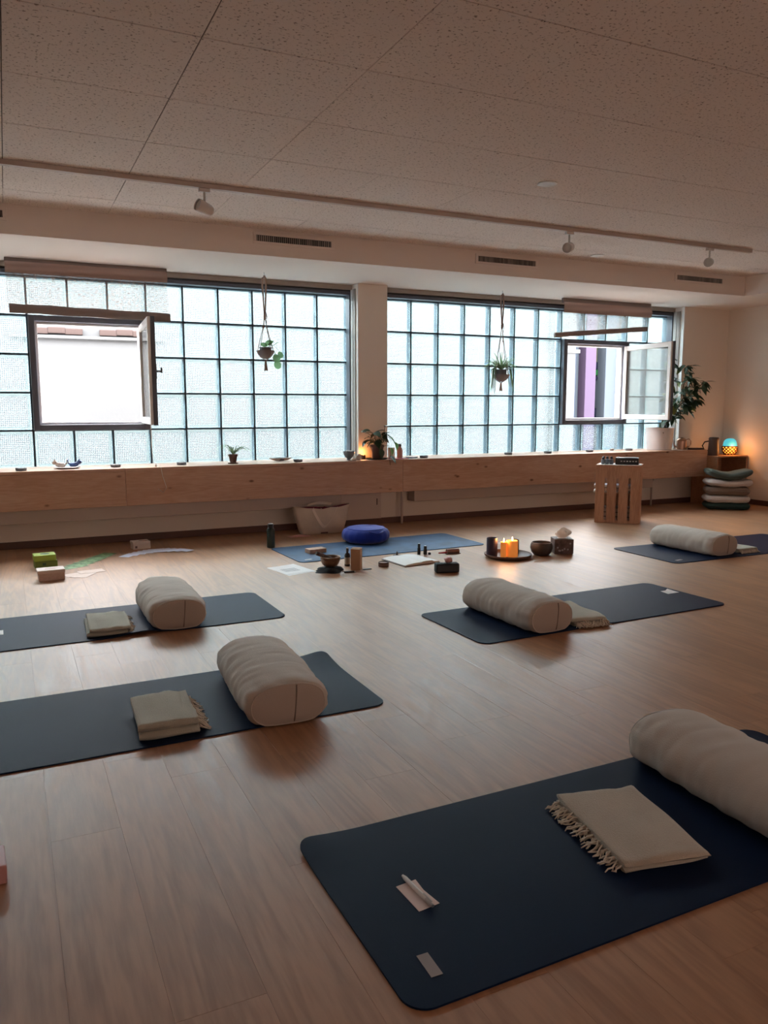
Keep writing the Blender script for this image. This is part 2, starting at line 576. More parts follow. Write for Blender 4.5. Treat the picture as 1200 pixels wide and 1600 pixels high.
M['leafyellow'] = pm('variegated_leaf', (0.16, 0.19, 0.05), 0.45, var=0.4, vscale=15)
M['leafmid'] = translucent('mid_green_leaf', (0.13, 0.26, 0.09), 0.0, 0.05, 0.55)
M['leafround'] = translucent('coin_leaf', (0.16, 0.30, 0.15), 0.0, 0.05, 0.5)
M['blade'] = translucent('grassy_blade', (0.20, 0.30, 0.15), 0.0, 0.04, 0.5)
M['stem'] = pm('plant_stem', (0.12, 0.085, 0.045), 0.7)
M['cord'] = pm('macrame_cord', (0.34, 0.25, 0.21), 0.9)
M['ceramic'] = pm('grey_ceramic', (0.22, 0.20, 0.21), 0.5)
M['potwhite'] = pm('white_planter', (0.74, 0.70, 0.70), 0.45)
M['soil'] = pm('soil', (0.03, 0.02, 0.015), 0.95)
M['terracotta'] = pm('brown_terracotta', (0.11, 0.055, 0.045), 0.7)
M['copper'] = pm('brushed_copper', (0.42, 0.25, 0.18), 0.28, metal=0.9)
M['bluecer'] = pm('blue_ceramic', (0.035, 0.075, 0.22), 0.3)
M['greycer'] = pm('slate_ceramic', (0.13, 0.16, 0.19), 0.4)
M['shell'] = pm('pale_shell', (0.60, 0.54, 0.50), 0.5)
M['stone'] = pm('grey_stone', (0.16, 0.17, 0.18), 0.6)
M['teal'] = pm('sage_cushion', (0.085, 0.115, 0.105), 0.9, spec=0.1, bump=0.2, bscale=150, sheen=0.1)
M['tealdark'] = pm('dark_teal_cushion', (0.030, 0.060, 0.060), 0.9, spec=0.1, bump=0.2, bscale=150)
M['cwhite'] = pm('white_cushion', (0.56, 0.52, 0.50), 0.9, spec=0.1, bump=0.2, bscale=150)
M['taupe'] = pm('taupe_cushion', (0.20, 0.155, 0.125), 0.9, spec=0.1, bump=0.2, bscale=150)
M['lampteal'] = emis('turquoise_lamp_dome', (0.06, 0.42, 0.50), 0.55)
M['lampglow'] = emis('amber_lamp_glow', (1.0, 0.36, 0.04), 1.5)
M['lampcage'] = pm('lamp_cage', (0.10, 0.03, 0.01), 0.5)
M['radiator'] = pm('radiator_paint', (0.50, 0.42, 0.38), 0.55)
M['panelpaint'] = pm('panel_paint', (0.60, 0.51, 0.46), 0.7)
M['spot'] = pm('white_spot', (0.62, 0.57, 0.54), 0.4)
M['rail'] = pm('rail_paint', (0.50, 0.42, 0.38), 0.5)
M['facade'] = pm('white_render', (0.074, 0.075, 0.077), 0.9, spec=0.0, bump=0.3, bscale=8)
M['ground'] = pm('pale_paving', (0.50, 0.48, 0.46), 0.9)
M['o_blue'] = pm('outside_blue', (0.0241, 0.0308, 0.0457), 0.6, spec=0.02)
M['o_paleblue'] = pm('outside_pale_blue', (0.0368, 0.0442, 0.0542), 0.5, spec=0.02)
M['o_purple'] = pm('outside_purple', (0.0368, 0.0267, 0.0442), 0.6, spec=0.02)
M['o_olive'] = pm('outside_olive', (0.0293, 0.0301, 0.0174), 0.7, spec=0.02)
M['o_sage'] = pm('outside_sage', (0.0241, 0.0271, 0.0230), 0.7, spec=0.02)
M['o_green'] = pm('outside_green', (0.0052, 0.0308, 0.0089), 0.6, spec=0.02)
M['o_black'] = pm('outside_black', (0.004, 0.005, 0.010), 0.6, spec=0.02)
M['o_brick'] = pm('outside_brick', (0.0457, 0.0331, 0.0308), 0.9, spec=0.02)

# ================================================================== THE SETTING
# ---- floor: planks along y
floor = struct(B().box(XL, XR, YB, YW + 0.02, -0.12, -0.0025).obj('floor', M['gap']), 'brown oak laminate plank floor')
PW, PL = 0.187, 1.26
def plank_mesh(L):
    return B().box(-PW / 2 + 0.00015, PW / 2 - 0.00015, 0.00015, L - 0.00015, -0.0024, 0, bev=0.0003, seg=1).mesh('plank', M['plank'])
pm_full = plank_mesh(PL)
part_cache = {}
rp = random.Random(3)
npl = 0
rest = B()
for i in range(-12, 45):
    x = 0.045 + PW * (i + 0.5)
    if x + PW / 2 > XR:
        continue
    y = YB - rp.uniform(0, PL)
    while y < YW:
        y0, y1 = max(y, YB), min(y + PL, YW)
        # a plank counts when it can be seen from the camera or a step beside it
        dx, dy = x, y1
        d = dx * math.sin(R(25.48)) + dy * math.cos(R(25.48))
        s = dx * math.cos(R(25.48)) - dy * math.sin(R(25.48))
        vis = d > 0.9 and abs(s) < 0.49 * d + 0.42 and x > -0.55
        if vis and y1 - y0 > 0.02:
            L = round(y1 - y0, 3)
            me = pm_full if abs(L - PL) < 1e-3 else part_cache.setdefault(L, plank_mesh(L))
            link('plank', me, floor, (x, y0, 0))
            npl += 1
        elif y1 - y0 > 0.02:
            rest.box(x - PW / 2 + 0.0006, x + PW / 2 - 0.0006, y0 + 0.0006, y1 - 0.0006, -0.0024, 0)
        y += PL
ro = stuff(rest.obj('plank_field', M['plank'], floor))
print('planks', npl)

# ---- ceiling
ceiling = struct(B().box(XL, XR, YB, YW + 0.5, ZC, ZC + 0.25).obj('ceiling', M['ceilgap']), 'off-white pitted acoustic tile ceiling')
TX, TY = 0.695, 0.668
def tile_mesh(gx):
    return B().box(-TX / 2 + gx, TX / 2 - gx, -TY / 2 + 0.0032, TY / 2 - 0.0032, -0.005, 0, bev=0.0012, seg=1).mesh('ceiling_tile', M['ceiling'])
tile_me, tile_me2 = tile_mesh(0.0022), tile_mesh(0.0003)
for i in range(-4, 12):
    for j in range(-9, 5):
        x0, x1 = 0.066 + TX * i, 0.066 + TX * (i + 1)
        y0, y1 = 3.217 + TY * j, 3.217 + TY * (j + 1)
        x0c, x1c, y0c, y1c = max(x0, XL), min(x1, XS), max(y0, YB), min(y1, YS)
        if x1c - x0c < 0.03 or y1c - y0c < 0.03:
            continue
        if x1c - x0c > TX - 0.001 and y1c - y0c > TY - 0.001:
            link('ceiling_tile', tile_me if i < 2 else tile_me2, ceiling, ((x0 + x1) / 2, (y0 + y1) / 2, ZC))
        else:
            B().box(x0c + .0012, x1c - .0012, y0c + .0032, y1c - .0032, -0.005, 0, bev=0.0012, seg=1).obj('ceiling_tile', M['ceiling'], ceiling, loc=(0, 0, ZC))
# ---- soffit (boxed-in duct) along window wall and right wall
struct(B().box(XL, XR, YS, YW + 0.4, ZS, ZC - 0.0005).obj('trim_1', M['soffit']), 'boxed-in duct along the window wall')
struct(B().box(XS, XR, YB, YS - 0.001, ZS, ZC - 0.0005).obj('trim_2', M['soffit']), 'boxed-in duct along the right wall')

# ---- walls
W1L, W1R, W2L, W2R = 0.211 - 6 * 0.331, 3.19, 3.51, 7.52
wb = B()
wb.box(XL - .2, XR + .2, YW, YG + 0.25, -0.1, ZL - 0.032)
wb.box(XL - .2, W1L, YW, YG + 0.088, ZL - 0.032, ZS)
wb.box(W1R, W2L, YW, YG + 0.088, ZL - 0.032, ZS)
wb.box(W2R, XR + .2, YW, YG + 0.088, ZL - 0.032, ZS)
struct(wb.obj('wall_back', M['wall']), 'pale window wall with a pillar between two glass block windows')
struct(B().box(XR, XR + .2, YB - .2, YW, -0.1, ZC + .25).obj('wall_right', M['wall']))
struct(B().box(XL - .2, XL, YB - .2, YW, -0.1, ZC + .25).obj('wall_left', M['wall']))
RW = (0.4, 6.4, 0.75, 2.25)      # window added behind the camera to let in warm fill light
wf = B()
wf.box(XL, RW[0], YB - .2, YB, -0.1, ZC + .25).box(RW[1], XR, YB - .2, YB, -0.1, ZC + .25)
wf.box(RW[0], RW[1], YB - .2, YB, -0.1, RW[2]).box(RW[0], RW[1], YB - .2, YB, RW[3], ZC + .25)
struct(wf.obj('wall_front', M['wall_rear']))
w3 = struct(bpy.data.objects.new('fill_window', None), 'added curtained window behind the camera for fill light')
col.objects.link(w3)
for a in range(4):
    xx = RW[0] + (RW[1] - RW[0]) * a / 3
    B().box(max(RW[0], xx - .03), min(RW[1], xx + .03), YB - .12, YB - .06, RW[2], RW[3]).obj('mullion', M['framelight'], w3)
B().grid(lambda u, v: Vector((RW[0] - .05 + u * (RW[1] - RW[0] + .1), YB + 0.06 + 0.03 * math.sin(u * 150), RW[2] - .1 + v * (RW[3] - RW[2] + .2))), 240, 1).obj('fill_curtain', M['fillcurtain'], w3, smooth=True)
struct(B().box(XL, XR, YW - 0.014, YW, 0, 0.062, bev=0.003).obj('baseboard_back', M['base']))
struct(B().box(XR - 0.014, XR, YB, YW - 0.016, 0, 0.062, bev=0.003).obj('baseboard_right', M['base']))
struct(B().box(XL, XL + 0.014, YB, YW - 0.016, 0, 0.062, bev=0.003).obj('baseboard_left', M['base']))

# ---- glass block windows
ZR = [0.662 + 0.328 * k for k in range(6)]          # row seams
def block_meshes(w, h):
    g = 0.0065
    a, b = w / 2 - g, h / 2 - g
    rim, D = 0.020, 0.062
    f = B()
    # front rim: outer rounded shoulder, flat ring, inner chamfer
    def ring(inset, y):
        x, z = a - inset, b - inset
        c = 0.012
        return [Vector((sx, y, sz)) for sx, sz in ((-x + c, -z), (x - c, -z), (x, -z + c), (x, z - c), (x - c, z), (-x + c, z), (-x, z - c), (-x, -z + c))]
    levels = [ring(0.0, 0.010), ring(0.003, 0.002), ring(0.008, 0.0), ring(rim - .004, 0.0), ring(rim, 0.006)]
    vs = [v for r in levels for v in r]
    fs = []
    for i in range(len(levels) - 1):
        for k in range(8):
            k2 = (k + 1) % 8
            fs.append((i * 8 + k, i * 8 + k2, (i + 1) * 8 + k2, (i + 1) * 8 + k))
    f._add(vs, fs)
    m_rim = f.mesh('rim', M['blockrim'])
    s = B()
    levels = [ring(rim, 0.006), ring(rim + 0.006, D)]
    s._add([v for r in levels for v in r], [(k, (k + 1) % 8, 8 + (k + 1) % 8, 8 + k) for k in range(8)])
    m_side = s.mesh('side_wall', M['blockside'])
    p = B()
    p._add(ring(rim + 0.006, D), [tuple(range(8))])
    m_pan = p.mesh('waffle_panel', M['blockpanel'])
    q = B()
    q.box(-a, a, D + 0.006, D + 0.016, -b, b)
    m_back = q.mesh('outer_pane', M['clear'])
    return m_rim, m_side, m_pan, m_back
def window(name, label, x0, pitch, ncol, xend, vc0, frame_left):
    win = struct(bpy.data.objects.new(name, None), label)
    col.objects.link(win)
    xs = [x0 + pitch * k for k in range(ncol)] + [xend]
    cache = {}
    lat = B()
    for k in range(len(xs)):
        if k in (vc0 + 1, vc0 + 2):
            lat.box(xs[k] - 0.0085, xs[k] + 0.0085, YG + 0.004, YG + 0.085, ZR[0] - 0.01, ZR[1] + 0.0)
            lat.box(xs[k] - 0.0085, xs[k] + 0.0085, YG + 0.004, YG + 0.085, ZR[4], ZR[5] + 0.0)
        else:
            lat.box(xs[k] - 0.0085, xs[k] + 0.0085, YG + 0.004, YG + 0.085, ZR[0] - 0.01, ZR[5])
    for r in range(6):
        z = ZR[r]
        if r in (2, 3):
            lat.box(xs[0], xs[vc0], YG + 0.0045, YG + 0.0845, z - 0.008, z + 0.008)
            lat.box(xs[vc0 + 3], xs[-1], YG + 0.0045, YG + 0.0845, z - 0.008, z + 0.008)
        else:
            lat.box(xs[0], xs[-1], YG + 0.0045, YG + 0.0845, z - 0.008, z + 0.008)
    lat.obj('mortar_grid', M['mortar'], win)
    for c in range(ncol):
        for r in range(5):
            if vc0 <= c < vc0 + 3 and 1 <= r <= 3:
                continue
            w, h = xs[c + 1] - xs[c], ZR[r + 1] - ZR[r]
            key = (round(w, 3), round(h, 3))
            if key not in cache:
                cache[key] = block_meshes(w, h)
            mr, ms, mp_, mb = cache[key]
            cx, cz = (xs[c] + xs[c + 1]) / 2, (ZR[r] + ZR[r + 1]) / 2
            blk = link('glass_block', mr, win, (cx, YG, cz))
            link('side_wall', ms, blk)
            link('waffle_panel', mp_, blk)
            link('outer_pane', mb, blk)
    # head frame: dark bar, black slot, grey shutter box above
    B().box(xs[0], xs[-1], YG - 0.10, YG + 0.09, ZR[5] + 0.002, 2.338, bev=0.004).obj('head_frame', M['frame'], win)
    B().box(xs[0], xs[-1], YG - 0.085, YG + 0.09, 2.338, 2.352).obj('shutter_slot', M['black'], win)
    B().box(xs[0], xs[-1], YG - 0.115, YG + 0.09, 2.352, ZS, bev=0.003).obj('shutter_box', M['greybox'], win)
    # jambs on the reveals
    for s, xx in ((1, xs[0]), (-1, xs[-1])) if frame_left else ((-1, xs[-1]),):
        a, b = sorted((xx, xx + s * 0.022))
        B().box(a, b, YG - 0.095, YG + 0.0, ZL, 2.338, bev=0.003).obj('side_frame', M['frame'], win)
        a, b = sorted((xx, xx + s * 0.012))
        B().box(a, b, YG - 0.150, YG - 0.097, ZL, 2.352, bev=0.003).obj('guide_rail', M['alu'], win)
        a, b = sorted((xx, xx + s * 0.009))
        B().box(a, b, YG - 0.205, YG - 0.152, ZL, 2.352, bev=0.003).obj('guide_trim', M['greybox'], win)
    return win, xs

# ---- openable casements
def casement(win, xa, xb, hinge_ang, light_face):
    za, zb = ZR[1], ZR[4]
    def frame(bld, x0, x1, z0, z1, t, y0, y1, bev=0.004):
        bld.box(x0, x0 + t, y0, y1, z0, z1, bev).box(x1 - t, x1, y0, y1, z0, z1, bev)
        bld.box(x0 + t, x1 - t, y0, y1, z0, z0 + t, bev).box(x0 + t, x1 - t, y0, y1, z1 - t, z1, bev)
        return bld
    fr = frame(B(), xa + 0.004, xb - 0.004, za, zb, 0.050, YG - 0.055, YG + 0.085).obj('casement_frame', M['frame'], win)
    frame(B(), xa + 0.054, xb - 0.054, za + 0.05, zb - 0.05, 0.022, YG + 0.0, YG + 0.085).obj('frame_rebate', M['framelight'], win)
    w, h = xb - xa - 0.112, zb - za - 0.112
    hx, hy, hz = xb - 0.058, YG - 0.05, za + 0.056
    # sash local: hinge edge at x=0, extends to -x; outside face is +y (white), inside face is -y (dark)
    t = 0.058
    sash = frame(B(), -w, 0, 0, h, t, -0.034, 0.0).obj('sash', M['frame'], win, loc=(hx, hy, hz), rot=(0, 0, hinge_ang))
    frame(B(), -w + 0.004, -0.004, 0.004, h - 0.004, t - 0.004, 0.0, 0.024).obj('outer_sash_face', M['framelight'], sash)
    B().box(-w + t, -t, 0.002, 0.010, t, h - t).obj('pane', M['sashglass'], sash)
    hb = B().box(-w + 0.018, -w + 0.040, -0.040, -0.034, h * 0.5 - 0.06, h * 0.5 + 0.06, bev=0.002)
    hb.box(-w + 0.022, -w + 0.036, -0.075, -0.034, h * 0.5 - 0.008, h * 0.5 + 0.008, bev=0.002)
    hb.box(-w + 0.022, -w + 0.036, -0.084, -0.070, h * 0.5 - 0.012, h * 0.5 + 0.03, bev=0.003)
    hb.obj('handle', M['frame'], sash)
    for hzz in (0.06, h - 0.06):
        B().lathe([(0.008, -0.035), (0.008, 0.035)], (0.006, -0.012, hzz), 10).obj('hinge', M['steel'], sash)
    return sash

win1, xs1 = window('window_1', 'left glass block window with an open casement', W1L, 0.331, 15, W1R, 6, True)
win2, xs2 = window('window_2', 'right glass block window with an open casement', 3.587, 0.328, 12, W2R, 7, False)
B().box(W2L, 3.587, YG - 0.09, YG + 0.09, ZL - 0.03, 2.352).obj('side_frame', M['frame'], win2)
casement(win1, xs1[6], xs1[9], R(86), True)
casement(win2, xs2[7], xs2[10], R(83), True)

# white corner bead on the right window reveal and on the pillar
struct(B().box(W2R - 0.004, W2R + 0.012, YW - 0.006, YW + 0.03, ZL, ZS, bev=0.002).obj('trim_3', M['framelight']))
struct(B().box(W1R - 0.003, W1R + 0.006, YW - 0.003, YW + 0.01, ZL, ZS, bev=0.001).obj('trim_4', M['framelight']))

# ---- pine ledge under the windows
ledge = struct(bpy.data.objects.new('trim_5', None), 'knotty pine window ledge with boarded front')
col.objects.link(ledge)
def pine_board(name, x0, x1, y0, y1, z0, z1):
    B().box(-(x1 - x0) / 2, (x1 - x0) / 2, -(y1 - y0) / 2, (y1 - y0) / 2, -(z1 - z0) / 2, (z1 - z0) / 2, bev=0.002, seg=1).obj(name, M['pine'], ledge, loc=((x0 + x1) / 2, (y0 + y1) / 2, (z0 + z1) / 2))
XE = 7.735
cuts = [XL, 0.895, 3.555, XE]
for a, b in zip(cuts[:-1], cuts[1:]):
    pine_board('front_board', a + 0.001, b - 0.001, YL, YL + 0.03, 0.352, ZL - 0.026)
    pine_board('top_board', a + 0.001, b - 0.001, YL, YW, ZL - 0.025, ZL)
pine_board('sill_board', W1L, W1R, YW + 0.001, YG - 0.002, ZL - 0.025, ZL)
pine_board('sill_board', W2L, W2R, YW + 0.001, YG - 0.002, ZL - 0.025, ZL)

# ---- access panel and pipes under the ledge
pn = struct(B().box(2.955, 3.40, 7.20, 7.288, 0.07, 0.62, bev=0.003).obj('wall_panel', M['panelpaint']), 'pale access panel under the ledge at the pillar')
B().box(3.345, 3.356, 7.193, 7.20, 0.21, 0.275, bev=0.002).obj('latch', M['ink'], pn)

def radiator(label, x0, x1, side):
    t = thing('radiator', label, 'radiator', ((x0 + x1) / 2, 7.19, 0), 0, 'radiators under the ledge')
    w = (x1 - x0) / 2
    B().box(-w, w, -0.075, 0.06, 0.232, 0.47, bev=0.006).obj('casing', M['radiator'], t)
    g = B()
    for k in range(int(2 * w / 0.03)):
        g.box(-w + 0.02 + k * 0.03, -w + 0.035 + k * 0.03, -0.05, 0.045, 0.4702, 0.474)
    stuff(g.obj('grille_slats', M['greybox'], t))
    px = side * (w + 0.05)
    B().tube([(px, 0, 0), (px, 0, 0.30), (px - side * 0.015, 0, 0.32), (px - side * 0.052, 0, 0.32)], 0.011, 8).obj('pipe', M['radiator'], t, smooth=True)
    if side > 0:
        B().lathe([(0.014, 0.30), (0.020, 0.31), (0.020, 0.345), (0.014, 0.352)], (px, 0, 0), 14).obj('valve', M['black'], t, smooth='auto')
    for s in (-1, 1):
        B().box(s * w * 0.8 - 0.02, s * w * 0.8 + 0.02, 0.06, 0.0995, 0.26, 0.44).obj('bracket', M['radiator'], t)
    return t
radiator('long pale flat radiator under the ledge behind the card boxes', XL + 0.25, 2.93, -1)
radiator('long pale flat radiator under the ledge behind the slatted crate', 3.735, 6.97, 1)
tag(B().tube([(0, 0, 0), (0, 0, 0.62)], 0.013, 8).obj('heating_pipe', M['panelpaint'], smooth=True, loc=(3.63, 7.19, 0)), 'thin vertical pipe on the wall right of the access panel', 'pipe')

# ---- outside: ground, white rendered house opposite, coloured shop front
struct(B().box(-12, 26, YG + 0.3, 30, -0.6, -0.4).obj('street_ground', M['ground']))
house = thing('neighbour_building', 'sunlit white rendered building seen through the left open casement', 'building', (0, 10.6, -0.4))
B().box(-9, 8.05, 0, 1.5, 0, 2.46).obj('lower_wall', M['facade'], house)
B().box(0.1, 1.9, -0.06, 0.0, 2.42, 2.46, bev=0.01).obj('ledge', M['facade'], house)
B().box(-9, 8.05, 0.05, 1.5, 2.46, 3.2).obj('upper_wall', M['facade'], house)
brick_me = B().box(-0.10, 0.10, 0, 0.05, 0, 0.075, bev=0.006, seg=1).mesh('brick', M['o_brick'])
for k in range(7):
    if k not in (3,):
        link('brick', brick_me, house, (0.42 + k * 0.2, 0.004, 2.475 + (0.01 if k % 2 else 0)))
shop = thing('shop_front', 'colourful shop front seen through the right open casement', 'building', (0, 10.6, -0.4))
def sp(name, x0, x1, z0, z1, m, d=0.0, dd=0.08):
    B().box(x0, x1, d, d + dd, z0 + 0.4, z1 + 0.4, bev=0.004, seg=1).obj(name, M[m], shop)
sp('pilaster', 8.055, 8.48, -0.4, 2.8, 'facade', -0.10, 0.5)
sp('pilaster_cap', 8.06, 8.54, 2.06, 2.12, 'facade', -0.14, 0.3)
sp('back_wall', 8.4, 14, -0.4, 2.8, 'o_sage', 0.32, 0.2)
sp('blue_panel', 8.48, 8.66, -0.4, 2.8, 'o_blue', 0.10)
sp('pale_panel', 8.66, 8.76, -0.4, 2.8, 'o_paleblue', 0.16)
sp('purple_post', 8.76, 8.98, -0.4, 2.8, 'o_purple', -0.02, 0.3)
sp('olive_panel', 8.98, 9.3, 1.95, 2.8, 'o_olive', 0.24)
sp('black_band', 8.98, 9.3, 1.83, 1.95, 'o_black', 0.22)
sp('green_band', 8.98, 9.24, 1.73, 1.82, 'o_green', 0.21)
sp('thin_black_band', 8.98, 9.22, 1.66, 1.70, 'o_black', 0.21)
sp('dark_base', 8.98, 9.3, -0.4, 1.17, 'o_black', 0.22)
sp('handle_rail', 8.98, 9.12, 1.30, 1.32, 'facade', 0.16, 0.04)
sp('pale_blue_frame', 9.22, 9.48, -0.4, 2.8, 'o_paleblue', 0.02, 0.25)
sp('house_wall', 9.50, 16, -0.4, 2.8, 'facade', -0.05, 0.6)

# ================================================================== CEILING FITTINGS
rail = thing('track_rail', 'long pale lighting track running across the ceiling', 'track', (0, 5.21, ZC - 0.006))
B().box(XL + .1, 6.127, -0.018, 0.018, -0.030, 0, bev=0.002).obj('channel', M['rail'], rail)
B().box(6.127, 6.14, -0.019, 0.019, -0.031, 0, bev=0.002).obj('end_cap', M['rail'], rail)
def spot(label, x, aim, tilt, big=1.0):
    t = thing('track_spotlight', label, 'spotlight', (x, 5.21, ZC - 0.037), 0, 'spotlights on the ceiling track')
    B().box(-0.035, 0.035, -0.016, 0.016, -0.022, 0, bev=0.003).obj('adapter', M['spot'], t)
    B().tube([(0, 0, -0.02), (0, 0, -0.115)], 0.008, 8).obj('arm', M['alu'], t, smooth=True)
    Mx = Matrix.Translation((0, 0, -0.118)) @ Matrix.Rotation(aim, 4, 'Z') @ Matrix.Rotation(tilt, 4, 'Y')
    h = B().lathe([(0.020, -0.055), (0.030, -0.05), (0.036, -0.03), (0.040, 0.05), (0.038, 0.056), (0.033, 0.054)], (0, 0, 0), 24, M=Mx, cap1=False).obj('lamp_head', M['spot'], t, smooth='auto')
    B().lathe([(0.033, 0.046), (0.02, 0.044), (0.002, 0.043)], (0, 0, 0), 24, M=Mx, cap0=False).obj('lens', M['alu'], h)
    B().lathe([(0.012, -0.006), (0.012, 0.006)], (0, 0, -0.118), 12, M=Matrix.Rotation(R(90), 4, 'X')).obj('pivot', M['frame'], t)
    return t
spot('white track spotlight turned towards the left, leftmost on the track', 1.219, R(200), R(75))
spot('white track spotlight in the middle of the track, above the second air vent', 4.107, R(215), R(105))
spot('white track spotlight nearest the right end of the track', 5.636, R(215), R(100))
for x, y, lab in ((3.18, 4.268, 'round white recessed downlight in the ceiling before the track'), (5.076, 6.022, 'round white recessed downlight in the ceiling beside the duct')):
    t = thing('recessed_downlight', lab, 'downlight', (x, y, ZC - 0.006), 0, 'recessed ceiling lights')
    B().lathe([(0.062, 0.0), (0.064, -0.004), (0.058, -0.007), (0.048, -0.006)], (0, 0, 0), 28, cap0=False, cap1=False).obj('trim_ring', M['white'], t, smooth=True)
    B().lathe([(0.048, -0.006), (0.02, -0.004), (0.001, -0.004)], (0, 0, 0), 28, cap0=False).obj('diffuser', M['white'], t, smooth=True)

def vent(label, x0, x1):
    z0, z1 = 2.485, 2.573
    t = thing('air_vent', label, 'vent', ((x0 + x1) / 2, YS, (z0 + z1) / 2), 0, 'air vents in the duct')
    w, h = (x1 - x0) / 2, (z1 - z0) / 2
    fr = B()
    fr.box(-w, w, -0.010, 0, h - 0.020, h, 0.002).box(-w, w, -0.010, 0, -h, -h + 0.020, 0.002)
    fr.box(-w, -w + 0.028, -0.010, 0, -h + 0.02, h - 0.02, 0.002).box(w - 0.028, w, -0.010, 0, -h + 0.02, h - 0.02, 0.002)
    fr.obj('frame', M['soffit'], t)
    B().box(-w + 0.028, w - 0.028, -0.0015, -0.0002, -h + 0.02, h - 0.02).obj('backing', M['black'], t)
    sl = B()
    n = int((2 * w - 0.06) / 0.0165)
    rr = random.Random(int(x0 * 100) + 900)
    for k in range(n):
        x = -w + 0.036 + k * (2 * w - 0.072) / (n - 1)
        a = rr.choice((0.0015, 0.002, 0.004))
        sl.box(x - a, x + a, -0.009, -0.0018, -h + 0.02, h - 0.02)
    stuff(sl.obj('louvre_blades', M['greybox'], t))
vent('slotted air vent at the left edge of the duct', -0.61, 0.087)
vent('slotted air vent in the duct above the left hanging plant', 1.85, 2.545)
vent('slotted air vent in the duct above the right hanging plant', 3.92, 4.61)
vent('slotted air vent near the right end of the duct', 6.345, 7.05)

# ================================================================== BLINDS
def blind(label, x0, x1, zt, zband, bar):
    t = thing('roman_blind', label, 'blind', ((x0 + x1) / 2, 7.25, ZS), 0, 'woven roman blinds')
    w = (x1 - x0) / 2
    (bx0, bz0), (bx1, bz1), br = bar
    B().box(-w, w, 0.0, 0.03, zt - ZS, -0.002, bev=0.002).obj('head_rail', M['blindbar'], t)
    def vf(u, v):
        z = zt + 0.004 - v * (zt - zband + 0.004)
        return Vector((-w + u * 2 * w, -0.012 - 0.010 * math.sin(v * PI) - 0.004 * math.sin(v * 9 + u * 3), z - ZS))
    B().grid(vf, 24, 8).obj('valance', M['blindband'], t, smooth=True)
    cx = (x0 + x1) / 2
    def mf(u, v):
        x = x0 + u * (x1 - x0)
        zb = bz0 + (bz1 - bz0) * (x - bx0) / (bx1 - bx0)
        z = (zband + 0.05) * (1 - v) + zb * v
        return Vector((x - cx, 0.004 + 0.003 * math.sin(u * 25), z - ZS))
    B().grid(mf, 24, 10).obj('woven_shade', M['blind'], t, smooth=True)
    p0, p1 = Vector((bx0 - cx, -0.004, bz0 - ZS)), Vector((bx1 - cx, -0.004, bz1 - ZS))
    d = (p1 - p0)
    pts = [p0 + d * k / 12 for k in range(13)]
    b = B()
    n = len(pts)
    vs, fs = [], []
    for i, p in enumerate(pts):
        for k in range(10):
            a = 2 * PI * k / 10
            rr = br * (1 + 0.08 * math.sin(i * 1.7 + k))
            vs.append(p + Vector((0, 0.55 * rr * math.cos(a), rr * math.sin(a))))
    for i in range(n - 1):
        for k in range(10):
            k2 = (k + 1) % 10
            fs.append((i * 10 + k, i * 10 + k2, (i + 1) * 10 + k2, (i + 1) * 10 + k))
    fs += [tuple(range(10))[::-1], tuple((n - 1) * 10 + k for k in range(10))]
    b._add(vs, fs)
    b.obj('bottom_roll', M['blindbar'], t, smooth='auto')
    return t
bl = blind('brown woven blind half raised level over the left casement', 0.06, 1.345, 2.362, 2.275, ((0.075, 1.995), (1.36, 1.975), 0.038))
B().tube([(1.15 - 0.7025, -0.01, 1.95 - ZS), (1.153 - 0.7025, -0.012, 1.5 - ZS), (1.158 - 0.7025, -0.02, 0.80 - ZS), (1.163 - 0.7025, -0.06, 0.70 - ZS), (1.165 - 0.7025, -0.16, 0.69 - ZS), (1.19 - 0.7025, -0.245, 0.683 - ZS), (1.20 - 0.7025, -0.262, 0.60 - ZS), (1.23 - 0.7025, -0.262, 0.50 - ZS), (1.20 - 0.7025, -0.264, 0.455 - ZS), (1.16 - 0.7025, -0.262, 0.49 - ZS)], 0.0028, 5).obj('pull_cord', M['white'], bl, smooth=True)
B().lathe([(0.005, 0), (0.011, 0.004), (0.011, 0.02), (0.004, 0.03)], (1.165 - 0.7025, -0.15, ZL + 0.001 - ZS), 10).obj('cord_weight', M['white'], bl, smooth=True)
blind('brown woven blind hanging crooked over the right casement', 5.66, 6.945, 2.345, 2.235, ((5.55, 1.985), (6.887, 2.105), 0.028))

